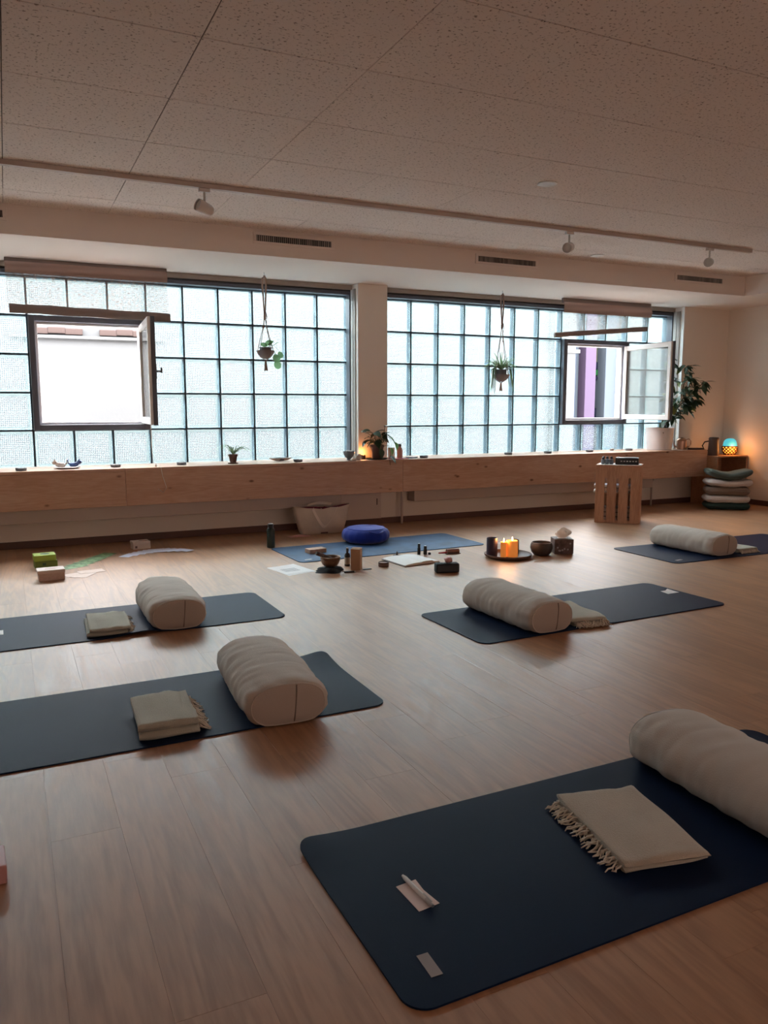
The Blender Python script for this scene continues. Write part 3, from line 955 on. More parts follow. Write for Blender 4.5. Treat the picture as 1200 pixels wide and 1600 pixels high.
# ================================================================== MATS
def mat_mesh(L, W, mat, lift=None, r=0.055, t=0.005):
    def axis(n, half):
        a = [-half + r * k / 6 for k in range(7)]
        m = [-half + r + (2 * half - 2 * r) * k / n for k in range(1, n)]
        return a + m + [half - r + r * k / 6 for k in range(7)]
    X, Y = axis(36, L / 2), axis(12, W / 2)
    def mp(x, y):
        cx = max(abs(x) - (L / 2 - r), 0) / r
        cy = max(abs(y) - (W / 2 - r), 0) / r
        if cx > 0 and cy > 0:
            nx, ny = cx * math.sqrt(1 - cy * cy / 2), cy * math.sqrt(1 - cx * cx / 2)
            x = math.copysign(L / 2 - r + nx * r, x)
            y = math.copysign(W / 2 - r + ny * r, y)
        return x, y
    b = B()
    nx, ny = len(X), len(Y)
    vs = []
    for z in (t, 0):
        for y in Y:
            for x in X:
                px, py = mp(x, y)
                dz = lift(px, py) if lift else 0
                vs.append(Vector((px, py, z + dz)))
    fs = []
    N = nx * ny
    for j in range(ny - 1):
        for i in range(nx - 1):
            a = j * nx + i
            fs.append((a, a + 1, a + nx + 1, a + nx))
            fs.append((N + a, N + a + nx, N + a + nx + 1, N + a + 1))
    for i in range(nx - 1):
        a, c = i, (ny - 1) * nx + i
        fs.append((a, N + a, N + a + 1, a + 1)); fs.append((c, c + 1, N + c + 1, N + c))
    for j in range(ny - 1):
        a, c = j * nx, j * nx + nx - 1
        fs.append((a, a + nx, N + a + nx, N + a)); fs.append((c, N + c, N + c + nx, c + nx))
    b._add(vs, fs)
    return b.mesh('sheet', mat, smooth='auto', recalc=True)
def mat(label, cx, cy, L, W, rz, m, tags=(), lift=None):
    t = thing('yoga_mat', label, 'yoga mat', (cx, cy, 0.0005), rz, 'yoga mats')
    link('sheet', mat_mesh(L, W, m, lift), t)
    for (x, y, lx, ly, a, mm) in tags:
        B().box(-lx / 2, lx / 2, -ly / 2, ly / 2, 0, 0.0012, bev=0.0004, seg=1).obj('tag', M[mm], t, loc=(x, y, 0.0052), rot=(0, 0, a))
    return t
def corner_lift(sx, sy, h, L, W, s=0.22):
    def f(x, y):
        d = math.hypot(sx * L / 2 - x, sy * W / 2 - y)
        return h * max(0, 1 - d / s) ** 2
    return f
def edge_wave(L, W, h, x0, w, sy):
    def f(x, y):
        e = max(0, 1 - abs(x - x0) / w)
        q = max(0, (sy * y / (W / 2) - 0.35) / 0.65)
        return h * (e * e * (3 - 2 * e)) * q
    return f
TOP = 0.0055
mat('navy yoga mat nearest the camera at the lower right', 1.555, 1.605, 1.80, 0.69, R(0.6), M['navy'], [(-0.80, -0.235, 0.028, 0.072, R(-2), 'tag')], corner_lift(-1, 1, 0.016, 1.8, .69))
mat('navy yoga mat at the left, second row of the left side, carrying bolster and blanket', 0.415, 3.105, 1.83, 0.70, R(0.4), M['navy'], [], corner_lift(1, 1, 0.03, 1.83, .70, .28))
mat('slightly faded navy yoga mat at the left, behind the front left one', 0.475, 4.54, 1.83, 0.67, R(0.6), M['navy'], [(-0.575, 0.02, 0.045, 0.09, 0, 'taglight')], edge_wave(1.83, .67, 0.018, 0.12, 0.20, -1))
mat('navy yoga mat in the middle with bolster at its left end and a white note', 3.005, 3.635, 1.80, 0.66, R(1.8), M['navy'], [], edge_wave(1.8, .66, 0.012, -0.16, 0.15, -1))
mat('navy yoga mat farthest right, cut by the picture edge', 5.50, 4.76, 1.83, 0.73, R(-0.5), M['navy'], [(-0.80, -0.28, 0.07, 0.026, R(10), 'tag'), (0.82, 0.05, 0.06, 0.09, 0, 'taglight')])
mat('worn mid-blue yoga mat by the tote bag, under the round cushion', 2.845, 6.06, 1.74, 0.70, R(2.5), M['bluemat'], [(-0.775, -0.27, 0.06, 0.024, R(5), 'taglight')])

# ================================================================== BOLSTERS
def bolster(label, cx, cy, rz, L=0.64, w=0.315, h=0.192, seed=0):
    t = thing('bolster', label, 'bolster', (cx, cy, TOP), rz, 'beige yoga bolsters')
    def sec(a, s, y):
        e = 0.84
        c, q = math.cos(a), math.sin(a)
        x = w / 2 * s * math.copysign(abs(c) ** e, c)
        z = h / 2 * s * math.copysign(abs(q) ** e, q)
        if z < -h * 0.36:
            z = -h * 0.36 + (z + h * 0.36) * 0.35
        return x, z + h * 0.36 + h * 0.14 * 0.35
    def body(u, v):
        a = 2 * PI * u
        y = (v - 0.5) * L
        e = min(v, 1 - v) * L
        s = 1.0 if e > 0.08 else 0.87 + 0.13 * math.sqrt(1 - (1 - e / 0.08) ** 2)
        s *= 1 + 0.025 * math.sin(v * PI) - 0.0125
        nv = Vector((math.cos(a) * 1.5 + seed, y * 11, math.sin(a) * 1.5))
        k = max(0, 1 - e / 0.16)
        wr = 0.010 * k * noise.noise(Vector((a * 3.2 + seed, y * 3, seed))) + 0.006 * noise.noise(nv)
        wr += 0.0055 * noise.noise(Vector((a * 1.2 + seed * 3, y * 30, 1.7)))
        x, z = sec(a, s, y)
        f = 1 + wr / (w / 2) * 1.1 * min(1, e / 0.02)
        zc = h * 0.42
        return Vector((x * f, y + 0.004 * math.sin(3 * a + seed) * min(1, e / 0.08), max(0.0, zc + (z - zc) * f)))
    B().grid(body, 56, 64, wrap_u=True).obj('body', M['bolster'], t, smooth=True)
    for s in (-1, 1):
        yy = s * L / 2
        def cap(u, v, s=s, yy=yy):
            a = 2 * PI * u
            x, z = sec(a, 0.8645 * (1 - v), yy)
            zc = h * 0.42
            _, zf = sec(a, 0.8645, yy)
            r = 1 - v
            return Vector((sec(a, 0.8645, yy)[0] * r, yy - s * 0.0005 + s * 0.014 * (1 - r ** 4), zc + (zf - zc) * r))
        c = B().grid(cap, 40, 8, wrap_u=True).obj('end_panel', M['bolstercap'], t, smooth=True)
        pts = []
        for k in range(40):
            a = 2 * PI * k / 40
            x, z = sec(a, 0.862, yy)
            pts.append((x, yy - s * 0.001, max(0.003, z)))
        B().tube(pts, 0.0032, 5, closed=True).obj('edge_seam', M['bolster'], c, smooth=True)
        # vertical closing seam across the end
        x0 = 0.02
        sp_ = []
        for k in range(11):
            zz = 0.014 + (h * 0.745) * k / 10
            r = min(1, abs(zz - h * 0.42) / (h * 0.45))
            sp_.append((x0 + 0.012 * (k / 10), yy - s * 0.002 + s * (0.0142 * (1 - r ** 4) + 0.001), zz))
        B().tube(sp_, 0.0030, 5).obj('closing_seam', M['seam'], c, smooth=True)
    return t
bolster('big beige bolster at the right edge on the nearest mat', 1.978, 1.60, R(-3), L=0.68, w=0.33, h=0.180, seed=1.3)
bolster('beige bolster on the front left mat, its end facing the camera', 0.925, 3.06, R(-4), L=0.66, w=0.33, h=0.188, seed=4.1)
bolster('beige bolster on the rear left mat beside the folded sage blanket', 0.79, 4.53, R(-1), L=0.64, w=0.32, seed=7.7)
bolster('beige bolster across the left end of the middle mat', 2.555, 3.63, R(2), L=0.66, w=0.31, seed=11.2)
bolster('beige bolster on the farthest right mat', 5.165, 4.80, R(2), L=0.66, w=0.33, seed=15.9)

# ================================================================== FOLDED BLANKETS
def blanket(label, cx, cy, rz, w, d, h, m, fr, layers=3, seed=0, wedge=0.0):
    """fr: side that carries the fringe: 'l','r','n','f'"""
    t = thing('folded_blanket', label, 'blanket', (cx, cy, TOP), rz, 'folded fringed blankets')
    lh = h / layers
    for k in range(layers):
        z0 = k * lh
        ox = 0.006 * math.sin(seed + k * 2.1)
        oy = 0.006 * math.cos(seed * 1.3 + k * 1.7)
        def fn(u, v, k=k, z0=z0, ox=ox, oy=oy):
            # closed rounded slab: u around the section in x-z, v along y
            a = 2 * PI * u
            c, q = math.cos(a), math.sin(a)
            x = (w / 2 - lh * 0.3) * math.copysign(min(1, abs(c) * 1.25), c) + lh * 0.3 * math.copysign(abs(c) ** .6, c)
            z = lh / 2 + lh * 0.52 * math.copysign(abs(q) ** 0.5, q)
            y = (v - 0.5) * d
            e = min(v, 1 - v) * d
            if e < 0.012:
                sq = math.sqrt(max(0, 1 - (1 - e / 0.012) ** 2))
                z = lh / 2 + (z - lh / 2) * (0.25 + 0.75 * sq)
            wob = 0.006 * noise.noise(Vector((y * 7 + seed, x * 7, k * 3.1)))
            xs = x + 0.008 * noise.noise(Vector((y * 6, seed + k, 2))) + ox
            zz = z0 + z + (wob if k == layers - 1 and q > 0 else wob * 0.3) + 0.0075 * noise.noise(Vector((xs * 20, y * 6 + seed, 5))) * (1 if q > 0 and k == layers - 1 else 0)
            zz *= 1 + wedge * (y / d)
            tw = 0.035 * k * math.sin(seed * 5 + 1)
            xs, y = xs - y * tw, y + xs * tw
            return Vector((xs, y + 0.008 * noise.noise(Vector((x * 8, seed + k, 9))) + oy, max(0.0, zz)))
        o = B().grid(fn, 40, 26, wrap_u=True)
        bm = o.bm
        bm.verts.ensure_lookup_table()
        n = 40
        bm.faces.new([bm.verts[i] for i in range(n)][::-1])
        bm.faces.new([bm.verts[26 * n + i] for i in range(n)])
        o.obj('fold', M[m], t, smooth=True)
    fb = B()
    rr = random.Random(int(seed * 100) + 5)
    n = 70
    for k in range(n):
        s = (k + rr.random()) / n - 0.5
        z0 = rr.uniform(0.15, 0.75) * h
        Lf = rr.uniform(0.025, 0.055)
        if fr in 'lr':
            sg = -1 if fr == 'l' else 1
            p0 = Vector((sg * (w / 2 - 0.006), s * d * 0.92, z0)); di = Vector((sg, rr.uniform(-.5, .5), 0)).normalized()
        else:
            sg = -1 if fr == 'n' else 1
            p0 = Vector((s * w * 0.92, sg * (d / 2 - 0.006), z0)); di = Vector((rr.uniform(-.5, .5), sg, 0)).normalized()
        side = Vector((-di.y, di.x, 0))
        pts = [p0]
        for j in range(1, 5):
            f = j / 4
            z = max(0.003, z0 * (1 - f ** 0.7) + 0.004 + 0.012 * rr.random() * (1 - f))
            pts.append(p0 + di * Lf * f + side * rr.uniform(-.008, .008) + Vector((0, 0, z - z0)))
        fb.tube(pts, [0.0022, 0.0024, 0.0026, 0.0024, 0.0016], 5)
    stuff(fb.obj('fringe', M['fringe'], t, smooth=True))
    return t
blanket('sand coloured folded blanket with fringe on the nearest mat', 1.525, 1.60, R(-10), 0.25, 0.385, 0.032, 'blanket', 'l', 2, 0.7)
blanket('folded beige-green blanket with fringe on the front left mat', 0.485, 2.965, R(-4), 0.215, 0.33, 0.058, 'blanketg', 'r', 2, 2.9)
blanket('folded sage blanket with fringe on the rear left mat', 0.43, 4.41, R(-2), 0.205, 0.35, 0.050, 'blanketg', 'r', 2, 5.5)
blanket('folded blanket with fringe tucked against the bolster of the middle mat', 2.862, 3.51, R(-6), 0.22, 0.40, 0.040, 'blanketg', 'n', 2, 8.2)
blanket('folded blanket peeking out beside the bolster of the farthest right mat', 5.47, 4.66, R(0), 0.22, 0.34, 0.035, 'blanketg', 'n', 2, 9.9)

# ================================================================== PEN AND NOTES ON MATS
def sheet_poly(name, label, cat, pts, z, m, th=0.0008, group=None, lift=0.0):
    cx = sum(p[0] for p in pts) / len(pts); cy = sum(p[1] for p in pts) / len(pts)
    o = B().prism([(p[0] - cx, p[1] - cy) for p in pts], 0, th).obj(name, M[m], loc=(cx, cy, z))
    return tag(o, label, cat, group)
sheet_poly('paper_note', 'small pinkish paper note under the pen on the nearest mat', 'note', [(0.816, 1.642), (0.874, 1.648), (0.872, 1.60), (0.882, 1.538), (0.822, 1.531)], TOP, 'pinkpaper', 0.0012)
pen = thing('ballpoint_pen', 'white ballpoint pen lying on the pink note', 'pen', (0.852, 1.60, TOP + 0.0012))
pen.rotation_euler = (0, 0, R(4))
B().tube([(0.0, 0.068, 0.0062), (0, 0.055, 0.0062), (0, -0.03, 0.0062), (0, -0.045, 0.0062)], [0.0035, 0.0058, 0.0060, 0.0058], 10).obj('barrel', M['white'], pen, smooth='auto')
B().tube([(0, -0.045, 0.0062), (0, -0.062, 0.0062), (0, -0.074, 0.0062)], [0.0061, 0.0058, 0.004], 10).obj('cap', M['steel'], pen, smooth='auto')
B().box(0.001, 0.0045, -0.066, -0.028, 0.0115, 0.0135, bev=0.0006, seg=1).obj('clip', M['steel'], pen)
t = thing('paper_note', 'small white folded note at the right end of the middle mat', 'note', (3.825, 3.72, TOP), R(10))
B().prism([(-0.055, -0.03), (0.04, -0.045), (0.055, 0.03), (-0.03, 0.045)], 0, 0.001).obj('sheet', M['paper'], t)
B().grid(lambda u, v: Vector((-0.01 + 0.02 * v + u * 0.02, -0.035 + 0.07 * v, 0.0015 + 0.009 * math.sin(u * PI / 2))), 5, 5).obj('raised_flap', M['paper'], t)

# ================================================================== FLOOR THINGS AROUND THE BLUE MAT
# water bottle
t = thing('water_bottle', 'dark green insulated bottle at the left corner of the blue mat', 'bottle', (1.99, 6.43, 0))
B().lathe([(0.030, 0.0), (0.034, 0.003), (0.035, 0.02), (0.035, 0.145), (0.032, 0.160), (0.024, 0.172)], seg=24).obj('body', M['darkgreen'], t, smooth='auto')
c = B().lathe([(0.022, 0.172), (0.025, 0.175), (0.025, 0.200), (0.022, 0.205)], seg=24).obj('cap', M['black'], t, smooth='auto')
B().lathe([(0.0225, 0.203), (0.021, 0.2075), (0.001, 0.208)], seg=24, cap0=False).obj('cap_plate', M['steel'], c, smooth='auto')
# tote bag
t = thing('tote_bag', 'cream canvas tote bag with long handles against the wall', 'bag', (2.665, 6.985, 0), R(-4))
def bagf(u, v):
    a = 2 * PI * u
    hw = 0.205 + 0.075 * v ** 0.8
    hd = 0.075 + 0.02 * math.sin(v * PI) - 0.02 * v
    e = 0.55
    c, q = math.cos(a), math.sin(a)
    x = hw * math.copysign(abs(c) ** e, c)
    y = hd * math.copysign(abs(q) ** e, q)
    z = 0.255 * v
    z += v * (0.022 * noise.noise(Vector((x * 9, y * 5, 3))) + 0.03 * (abs(x) / 0.28) ** 2 - 0.012)
    f = 0.02 * noise.noise(Vector((x * 7, z * 9, y * 4)))
    return Vector((x * (1 + f), y * (1 + 2 * f), max(0.001, z)))
bd = B().grid(bagf, 64, 22, wrap_u=True)
bd.bm.verts.ensure_lookup_table()
bd.bm.faces.new([bd.bm.verts[i] for i in range(64)])
body = bd.obj('body', M['canvas'], t, smooth=True)
def lin(u, v):
    p = bagf(u, 0.93 - 0.25 * v)
    return Vector((p.x * (0.97 - 0.85 * v), p.y * (0.90 - 0.8 * v), p.z + 0.012 + 0.055 * v * (1 + 0.8 * noise.noise(Vector((p.x * 12, 2, v))))))
B().grid(lin, 40, 8, wrap_u=True).obj('maroon_cloth', M['maroon'], t, smooth=True)
for s in (-1, 1):
    pts = []
    for k in range(21):
        f = k / 20
        x = -0.115 + 0.23 * f
        z = 0.25 - 0.175 * math.sin(f * PI) ** 0.9 if s < 0 else 0.265 + 0.02 * math.sin(f * PI)
        y = s * (0.108 if s < 0 else 0.06)
        pts.append((x + 0.008 * math.sin(f * 7), y - (0.006 if s < 0 else 0), z))
    b = B()
    vs, fs = [], []
    for p in pts:
        for dy, dz in ((-0.002, -0.012), (0.002, -0.012), (0.002, 0.012), (-0.002, 0.012)):
            vs.append(Vector(p) + Vector((dz * 0.6, dy, dz)))
    for i in range(20):
        for k in range(4):
            fs.append((i * 4 + k, i * 4 + (k + 1) % 4, (i + 1) * 4 + (k + 1) % 4, (i + 1) * 4 + k))
    b._add(vs, fs)
    b.obj('handle', M['strap'], t, smooth='auto')
B().box(-0.035, 0.035, -0.099, -0.094, 0.008, 0.022, bev=0.002).obj('base_label', M['ink'], t)
# pinkish cloth peeking out by the bag
tag(B().grid(lambda u, v: Vector((-0.10 + 0.2 * u, -0.05 + 0.1 * v, 0.004 + 0.016 * math.sin(u * PI) * math.sin(v * PI) * (1 + 0.5 * noise.noise(Vector((u * 4, v * 4, 1)))))), 14, 8).obj('cloth_scrap', M['pinkstone'], smooth=True, loc=(2.40, 6.86, 0)), 'small dusky pink cloth on the floor left of the tote bag', 'cloth')
# zafu
t = thing('meditation_cushion', 'round royal blue meditation cushion on the blue mat', 'cushion', (2.835, 6.33, TOP))
def zr(r, z, a):
    return r * (1 + 0.012 * math.sin(a * 18) * (1 if 0.02 < z < 0.12 else 0.4))
B().lathe([(0.10, 0.0), (0.165, 0.004), (0.198, 0.022), (0.213, 0.05), (0.213, 0.08), (0.198, 0.108), (0.165, 0.126), (0.12, 0.136), (0.06, 0.140), (0.01, 0.138)], seg=72, fr=zr).obj('body', M['zafu'], t, smooth=True)
B().tube([(0.170 * math.cos(2 * PI * k / 48), 0.170 * math.sin(2 * PI * k / 48), 0.125) for k in range(48)], 0.003, 5, closed=True).obj('seam', M['zafu'], t, smooth=True)
B().tube([(-0.05, -0.185, 0.115), (0.0, -0.213, 0.10), (0.04, -0.21, 0.098), (0.08, -0.19, 0.112)], 0.006, 6).obj('carry_strap', M['zafu'], t, smooth=True)
# cork brick on blue mat
tag(B().box(-0.078, 0.078, -0.045, 0.045, 0, 0.036, bev=0.004).obj('cork_block', M['cork'], loc=(2.245, 6.02, TOP), rot=(0, 0, R(8))), 'small pale wooden box lying on the blue mat', 'box')
# printed sheets
sheet_poly('printed_sheet', 'white printed sheet on the floor at the corner of the blue mat', 'paper', [(1.70, 5.60), (1.93, 5.67), (1.99, 5.34), (1.76, 5.27)], 0.0, 'paper', 0.001)
pr_ = bpy.data.objects[-1] if False else None
t = thing('printed_sheet', 'white sheet with grey print lying skewed on top of the other', 'paper', (1.84, 5.475, 0.0012), R(9))
B().prism([(-0.115, 0.15), (0.105, 0.15), (0.105, -0.15), (-0.115, -0.15)], 0, 0.001).obj('sheet', M['paper'], t)
for k in range(4):
    B().box(-0.07, 0.05, 0.02 - k * 0.028, 0.034 - k * 0.028, 0.00101, 0.0012).obj('printed_line', M['print'], t)
# singing bowl on cloth with striker
t = thing('folded_cloth', 'black folded cloth under the singing bowl', 'cloth', (2.085, 5.30, 0), R(12))
for k in range(3):
    def cf(u, v, k=k):
        a = 2 * PI * u
        r = (0.105 - 0.010 * k) * (1 + 0.16 * math.cos(4 * a + k) + 0.05 * noise.noise(Vector((math.cos(a) * 2, math.sin(a) * 2, k))))
        z = 0.011 * k + (0.011 + 0.004 * noise.noise(Vector((a * 2, k, 3)))) * math.sqrt(max(0, 1 - v ** 6)) if v < 1 else 0.011 * k
        return Vector((r * v * math.cos(a), 0.85 * r * v * math.sin(a), max(0.0005, z)))
    B().grid(cf, 40, 8, wrap_u=True).obj('fold', M['blackmatte'], t, smooth=True)
t = thing('singing_bowl', 'bronze singing bowl on the black cloth', 'bowl', (2.09, 5.30, 0.034))
B().lathe([(0.030, 0.0), (0.046, 0.006), (0.062, 0.024), (0.071, 0.048), (0.074, 0.070), (0.076, 0.076), (0.070, 0.077), (0.067, 0.068), (0.062, 0.045), (0.050, 0.022), (0.02, 0.010), (0.001, 0.010)], seg=36, cap1=False).obj('shell', M['bronze'], t, smooth=True)
B().tube([(0.0735 * math.cos(2 * PI * k / 36), 0.0735 * math.sin(2 * PI * k / 36), 0.058) for k in range(36)], 0.0022, 5, closed=True).obj('engraved_band', M['darkwood'], t, smooth=True)
t = thing('striker', 'dark wooden striker resting in the singing bowl', 'striker', (2.09, 5.30, 0.034))
B().tube([(0.045, 0.01, 0.042), (-0.03, -0.005, 0.079), (-0.065, -0.012, 0.092), (-0.118, -0.020, 0.112)], [0.008, 0.010, 0.013, 0.014], 10).obj('stick', M['darkwood'], t, smooth='auto')
B().tube([(-0.06, -0.011, 0.090), (-0.10, -0.018, 0.105)], 0.0155, 10).obj('felt_grip', M['ink'], t, smooth='auto')
# amber bottle
t = thing('spray_bottle', 'small dark amber bottle behind the kraft box', 'bottle', (2.275, 5.42, 0))
B().lathe([(0.020, 0), (0.022, 0.003), (0.022, 0.082), (0.018, 0.094), (0.009, 0.102), (0.009, 0.112)], seg=20).obj('body', M['amber'], t, smooth='auto')
B().lathe([(0.0224, 0.018), (0.0224, 0.068)], seg=20, cap0=False, cap1=False).obj('paper_label', M['labelpaper'], t, smooth=True)
B().lathe([(0.010, 0.110), (0.0105, 0.112), (0.0105, 0.134), (0.009, 0.137)], seg=14).obj('cap', M['black'], t, smooth='auto')
B().lathe([(0.0095, 0.1371), (0.007, 0.142), (0.001, 0.143)], seg=14).obj('nozzle', M['white'], t, smooth='auto')
# kraft box
t = thing('kraft_box', 'tall narrow kraft cardboard box standing beside the amber bottle', 'box', (2.287, 5.275, 0), R(-38))
B().box(-0.036, 0.036, -0.034, 0.034, 0, 0.158, bev=0.0015, seg=1).obj('carton', M['kraft'], t)
B().box(-0.034, 0.034, -0.012, 0.0335, 0.158, 0.161, bev=0.001, seg=1).obj('lid_flap', M['kraft'], t)
B().box(-0.0362, -0.008, 0.033, 0.0348, 0.135, 0.160).obj('tuck_flap', M['paper'], t)
# small flat dark things beside
t = thing('match_stick_lighter', 'small black lighter lying before the kraft box', 'lighter', (2.195, 5.19, 0), R(-12))
B().box(-0.04, 0.035, -0.009, 0.009, 0, 0.012, bev=0.003).obj('body', M['black'], t)
B().box(0.035, 0.046, -0.007, 0.007, 0.001, 0.011, bev=0.002).obj('head', M['steel'], t)
tag(B().prism([(-0.03, -0.012), (0.034, -0.008), (0.03, 0.01), (-0.028, 0.012)], 0, 0.006).obj('fire_striker', M['black'], loc=(2.355, 5.235, 0)), 'small flat black piece right of the kraft box', 'striker')
# tape roll / bracelet tin
t = thing('round_tin', 'small round dark brown tin left of the open notebook', 'tin', (2.515, 5.285, 0))
B().lathe([(0.038, 0), (0.040, 0.002), (0.040, 0.034), (0.036, 0.036), (0.034, 0.032)], seg=28, cap1=False).obj('wall', M['darkwood'], t, smooth='auto')
B().lathe([(0.034, 0.030), (0.02, 0.031), (0.001, 0.031)], seg=28, cap0=False).obj('wax_top', M['tray'], t, smooth=True)
B().lathe([(0.0403, 0.010), (0.0403, 0.024)], seg=28, cap0=False, cap1=False).obj('label_band', M['ink'], t, smooth=True)
# open notebook
t = thing('open_notebook', 'open notebook with blank white pages and dark cover', 'notebook', (2.785, 5.375, 0), R(0))
cv = [(-0.17, 0.16), (0.155, 0.20), (0.195, -0.135), (-0.14, -0.19)]
B().prism(cv, 0, 0.003).obj('cover', M['cover'], t)
def page(s):
    def f(u, v):
        A, Bq, Cq, Dq = [Vector((x, y, 0)) for x, y in cv]
        mt, mb = (A + Bq) / 2, (Dq + Cq) / 2
        if s < 0:
            p = (A * (1 - u) + mt * u) * (1 - v) + (Dq * (1 - u) + mb * u) * v
            hgt = 0.008 + 0.010 * math.sin(u * PI * 0.75)
        else:
            p = (mt * (1 - u) + Bq * u) * (1 - v) + (mb * (1 - u) + Cq * u) * v
            hgt = 0.008 + 0.010 * math.sin((1 - u) * PI * 0.75) * (1 - 0.3 * v)
            if v > 0.8 and u < 0.6:
                hgt += 0.008 * (v - 0.8) / 0.2
        c = Vector((0.01, 0.0, 0))
        p = c + (p - c) * 0.965
        return Vector((p.x, p.y, 0.003 + hgt))
    return f
for s in (-1, 1):
    g = B().grid(page(s), 12, 12)
    ex = bmesh.ops.extrude_face_region(g.bm, geom=list(g.bm.faces))
    for v in [e for e in ex['geom'] if isinstance(e, bmesh.types.BMVert)]:
        v.co.z = 0.0031
    g.obj('page_block', M['paper'], t, smooth='auto')
B().tube([(0.01, 0.17, 0.012), (0.015, -0.16, 0.013)], 0.0016, 5).obj('page_gutter', M['ink'], t)
# incense holder
t = thing('incense_cone', 'tiny dark incense cone on a saucer behind the notebook', 'incense', (2.80, 5.63, 0))
B().lathe([(0.030, 0), (0.034, 0.004), (0.030, 0.006), (0.001, 0.005)], seg=20).obj('saucer', M['darkwood'], t, smooth='auto')
B().lathe([(0.010, 0.005), (0.006, 0.02), (0.004, 0.032), (0.001, 0.036)], seg=12).obj('cone', M['darkwood'], t, smooth='auto')
# roll-on bottles
for x, y, h, r, lab in ((2.985, 5.60, 0.090, 0.013, 'tall slim black roll-on bottle behind the notebook'), (3.035, 5.585, 0.070, 0.015, 'shorter black roll-on bottle behind the notebook')):
    t = thing('roll_on_bottle', lab, 'bottle', (x, y, 0), 0, 'black roll-on bottles')
    B().lathe([(r, 0), (r * 1.02, 0.002), (r * 1.02, h * 0.62), (r * 0.8, h * 0.66)], seg=16).obj('body', M['black'], t, smooth='auto')
    B().lathe([(r * 0.86, h * 0.66), (r * 0.86, h * 0.95), (r * 0.6, h)], seg=16).obj('cap', M['black'], t, smooth='auto')
    B().lathe([(r * 0.55, h), (r * 0.4, h + 0.002), (0.0005, h + 0.0022)], seg=16).obj('cap_top', M['steel'], t, smooth='auto')
tag(B().lathe([(0.010, 0), (0.012, 0.003), (0.012, 0.014), (0.008, 0.018)], seg=14).obj('bottle_cap', M['black'], smooth='auto', loc=(3.062, 5.562, 0)), 'tiny loose black cap beside the shorter roll-on bottle', 'cap')
# lip tube
t = thing('red_stick_lighter', 'red stick and brown tube lying on the floor behind the speaker', 'lighter', (3.235, 5.525, 0), R(-2))
B().tube([(-0.105, 0.0, 0.012), (-0.05, 0.0, 0.012), (-0.03, 0, 0.012)], [0.006, 0.008, 0.009], 8).obj('red_end', M['red'], t, smooth='auto')
B().tube([(-0.032, 0.0, 0.020), (0.0, -0.002, 0.020), (0.075, -0.006, 0.020)], [0.020, 0.021, 0.020], 16).obj('brown_tube', M['roseg'], t, smooth='auto')
B().box(-0.05, 0.08, -0.035, -0.008, 0, 0.006, bev=0.002).obj('base_strip', M['darkwood'], t)
# speaker with crystal
t = thing('bluetooth_speaker', 'small black rounded box speaker before the notebook', 'speaker', (2.845, 4.905, 0), R(-14))
B().box(-0.088, 0.088, -0.038, 0.038, 0.0, 0.068, bev=0.012, seg=3).obj('case', M['blackmatte'], t, smooth='auto')
B().box(-0.078, 0.078, -0.0392, -0.0375, 0.010, 0.058, bev=0.0005, seg=1).obj('front_grille', M['black'], t)
for k in range(3):
    B().lathe([(0.006, 0.068), (0.006, 0.0695), (0.001, 0.0697)], (-0.03 + 0.02 * k, -0.01, 0), 10).obj('button', M['frame'], t)
def rock(name, label, cat, loc, s, m, seed=0):
    def f(u, v):
        a, b_ = 2 * PI * u, PI * (v - 0.5)
        d = Vector((math.cos(a) * math.cos(b_), math.sin(a) * math.cos(b_), math.sin(b_)))
        k = 1 + 0.35 * noise.noise(d * 1.7 + Vector((seed, 0, 0)))
        p = Vector((d.x * s[0], d.y * s[1], d.z * s[2])) * k
        p.z = max(0, p.z + s[2] * 0.8)
        return p
    return tag(B().grid(f, 16, 10, wrap_u=True).obj(name, M[m], smooth=True, loc=loc), label, cat)
rock('rose_quartz', 'pinkish rose quartz stone on top of the black speaker', 'stone', (2.862, 4.915, 0.0698), (0.034, 0.026, 0.022), 'pinkstone', 3)
# candle tray
t = thing('candle_tray', 'round dark clay tray carrying four pillar candles', 'tray', (3.575, 5.19, 0))
B().lathe([(0.14, 0.0), (0.165, 0.004), (0.186, 0.018), (0.190, 0.028), (0.185, 0.030), (0.178, 0.022), (0.16, 0.011), (0.001, 0.010)], seg=48).obj('dish', M['tray'], t, smooth='auto')
B().tube([(0.1875 * math.cos(2 * PI * k / 48), 0.1875 * math.sin(2 * PI * k / 48), 0.0295) for k in range(48)], 0.0035, 6, closed=True).obj('raised_rim', M['tray'], t, smooth=True)
def candle(label, x, y, r, h, m, lit):
    t = thing('pillar_candle', label, 'candle', (x, y, 0.0115), 0, 'candles on the clay tray')
    B().lathe([(r, 0), (r * 1.01, 0.003), (r, h - 0.005), (r * 0.96, h), (r * 0.86, h - 0.001), (r * 0.78, h - 0.008), (r * 0.3, h - 0.011), (0.001, h - 0.012)], seg=28).obj('wax_body', M[m], t, smooth='auto')
    B().tube([(0, 0, h - 0.012), (0.001, 0, h - 0.004), (0.003, 0, h + 0.004)], 0.0014, 5).obj('wick', M['black'], t)
    if lit:
        B().lathe([(0.0015, h - 0.002), (0.0052, h + 0.006), (0.0056, h + 0.011), (0.0035, h + 0.020), (0.0004, h + 0.031)], (0.002, 0, 0), 10).obj('flame', M['flame'], t, smooth=True)
        ld = bpy.data.lights.new('candle_light', 'POINT')
        ld.energy = 0.7; ld.color = (1.0, 0.42, 0.13); ld.shadow_soft_size = 0.012
        lo = bpy.data.objects.new('candle_light', ld); col.objects.link(lo)
        lo.location = (x, y, 0.0115 + h + 0.026)
    return t
candle('thick dark purple candle at the left of the tray', 3.452, 5.235, 0.044, 0.150, 'purplewax', False)
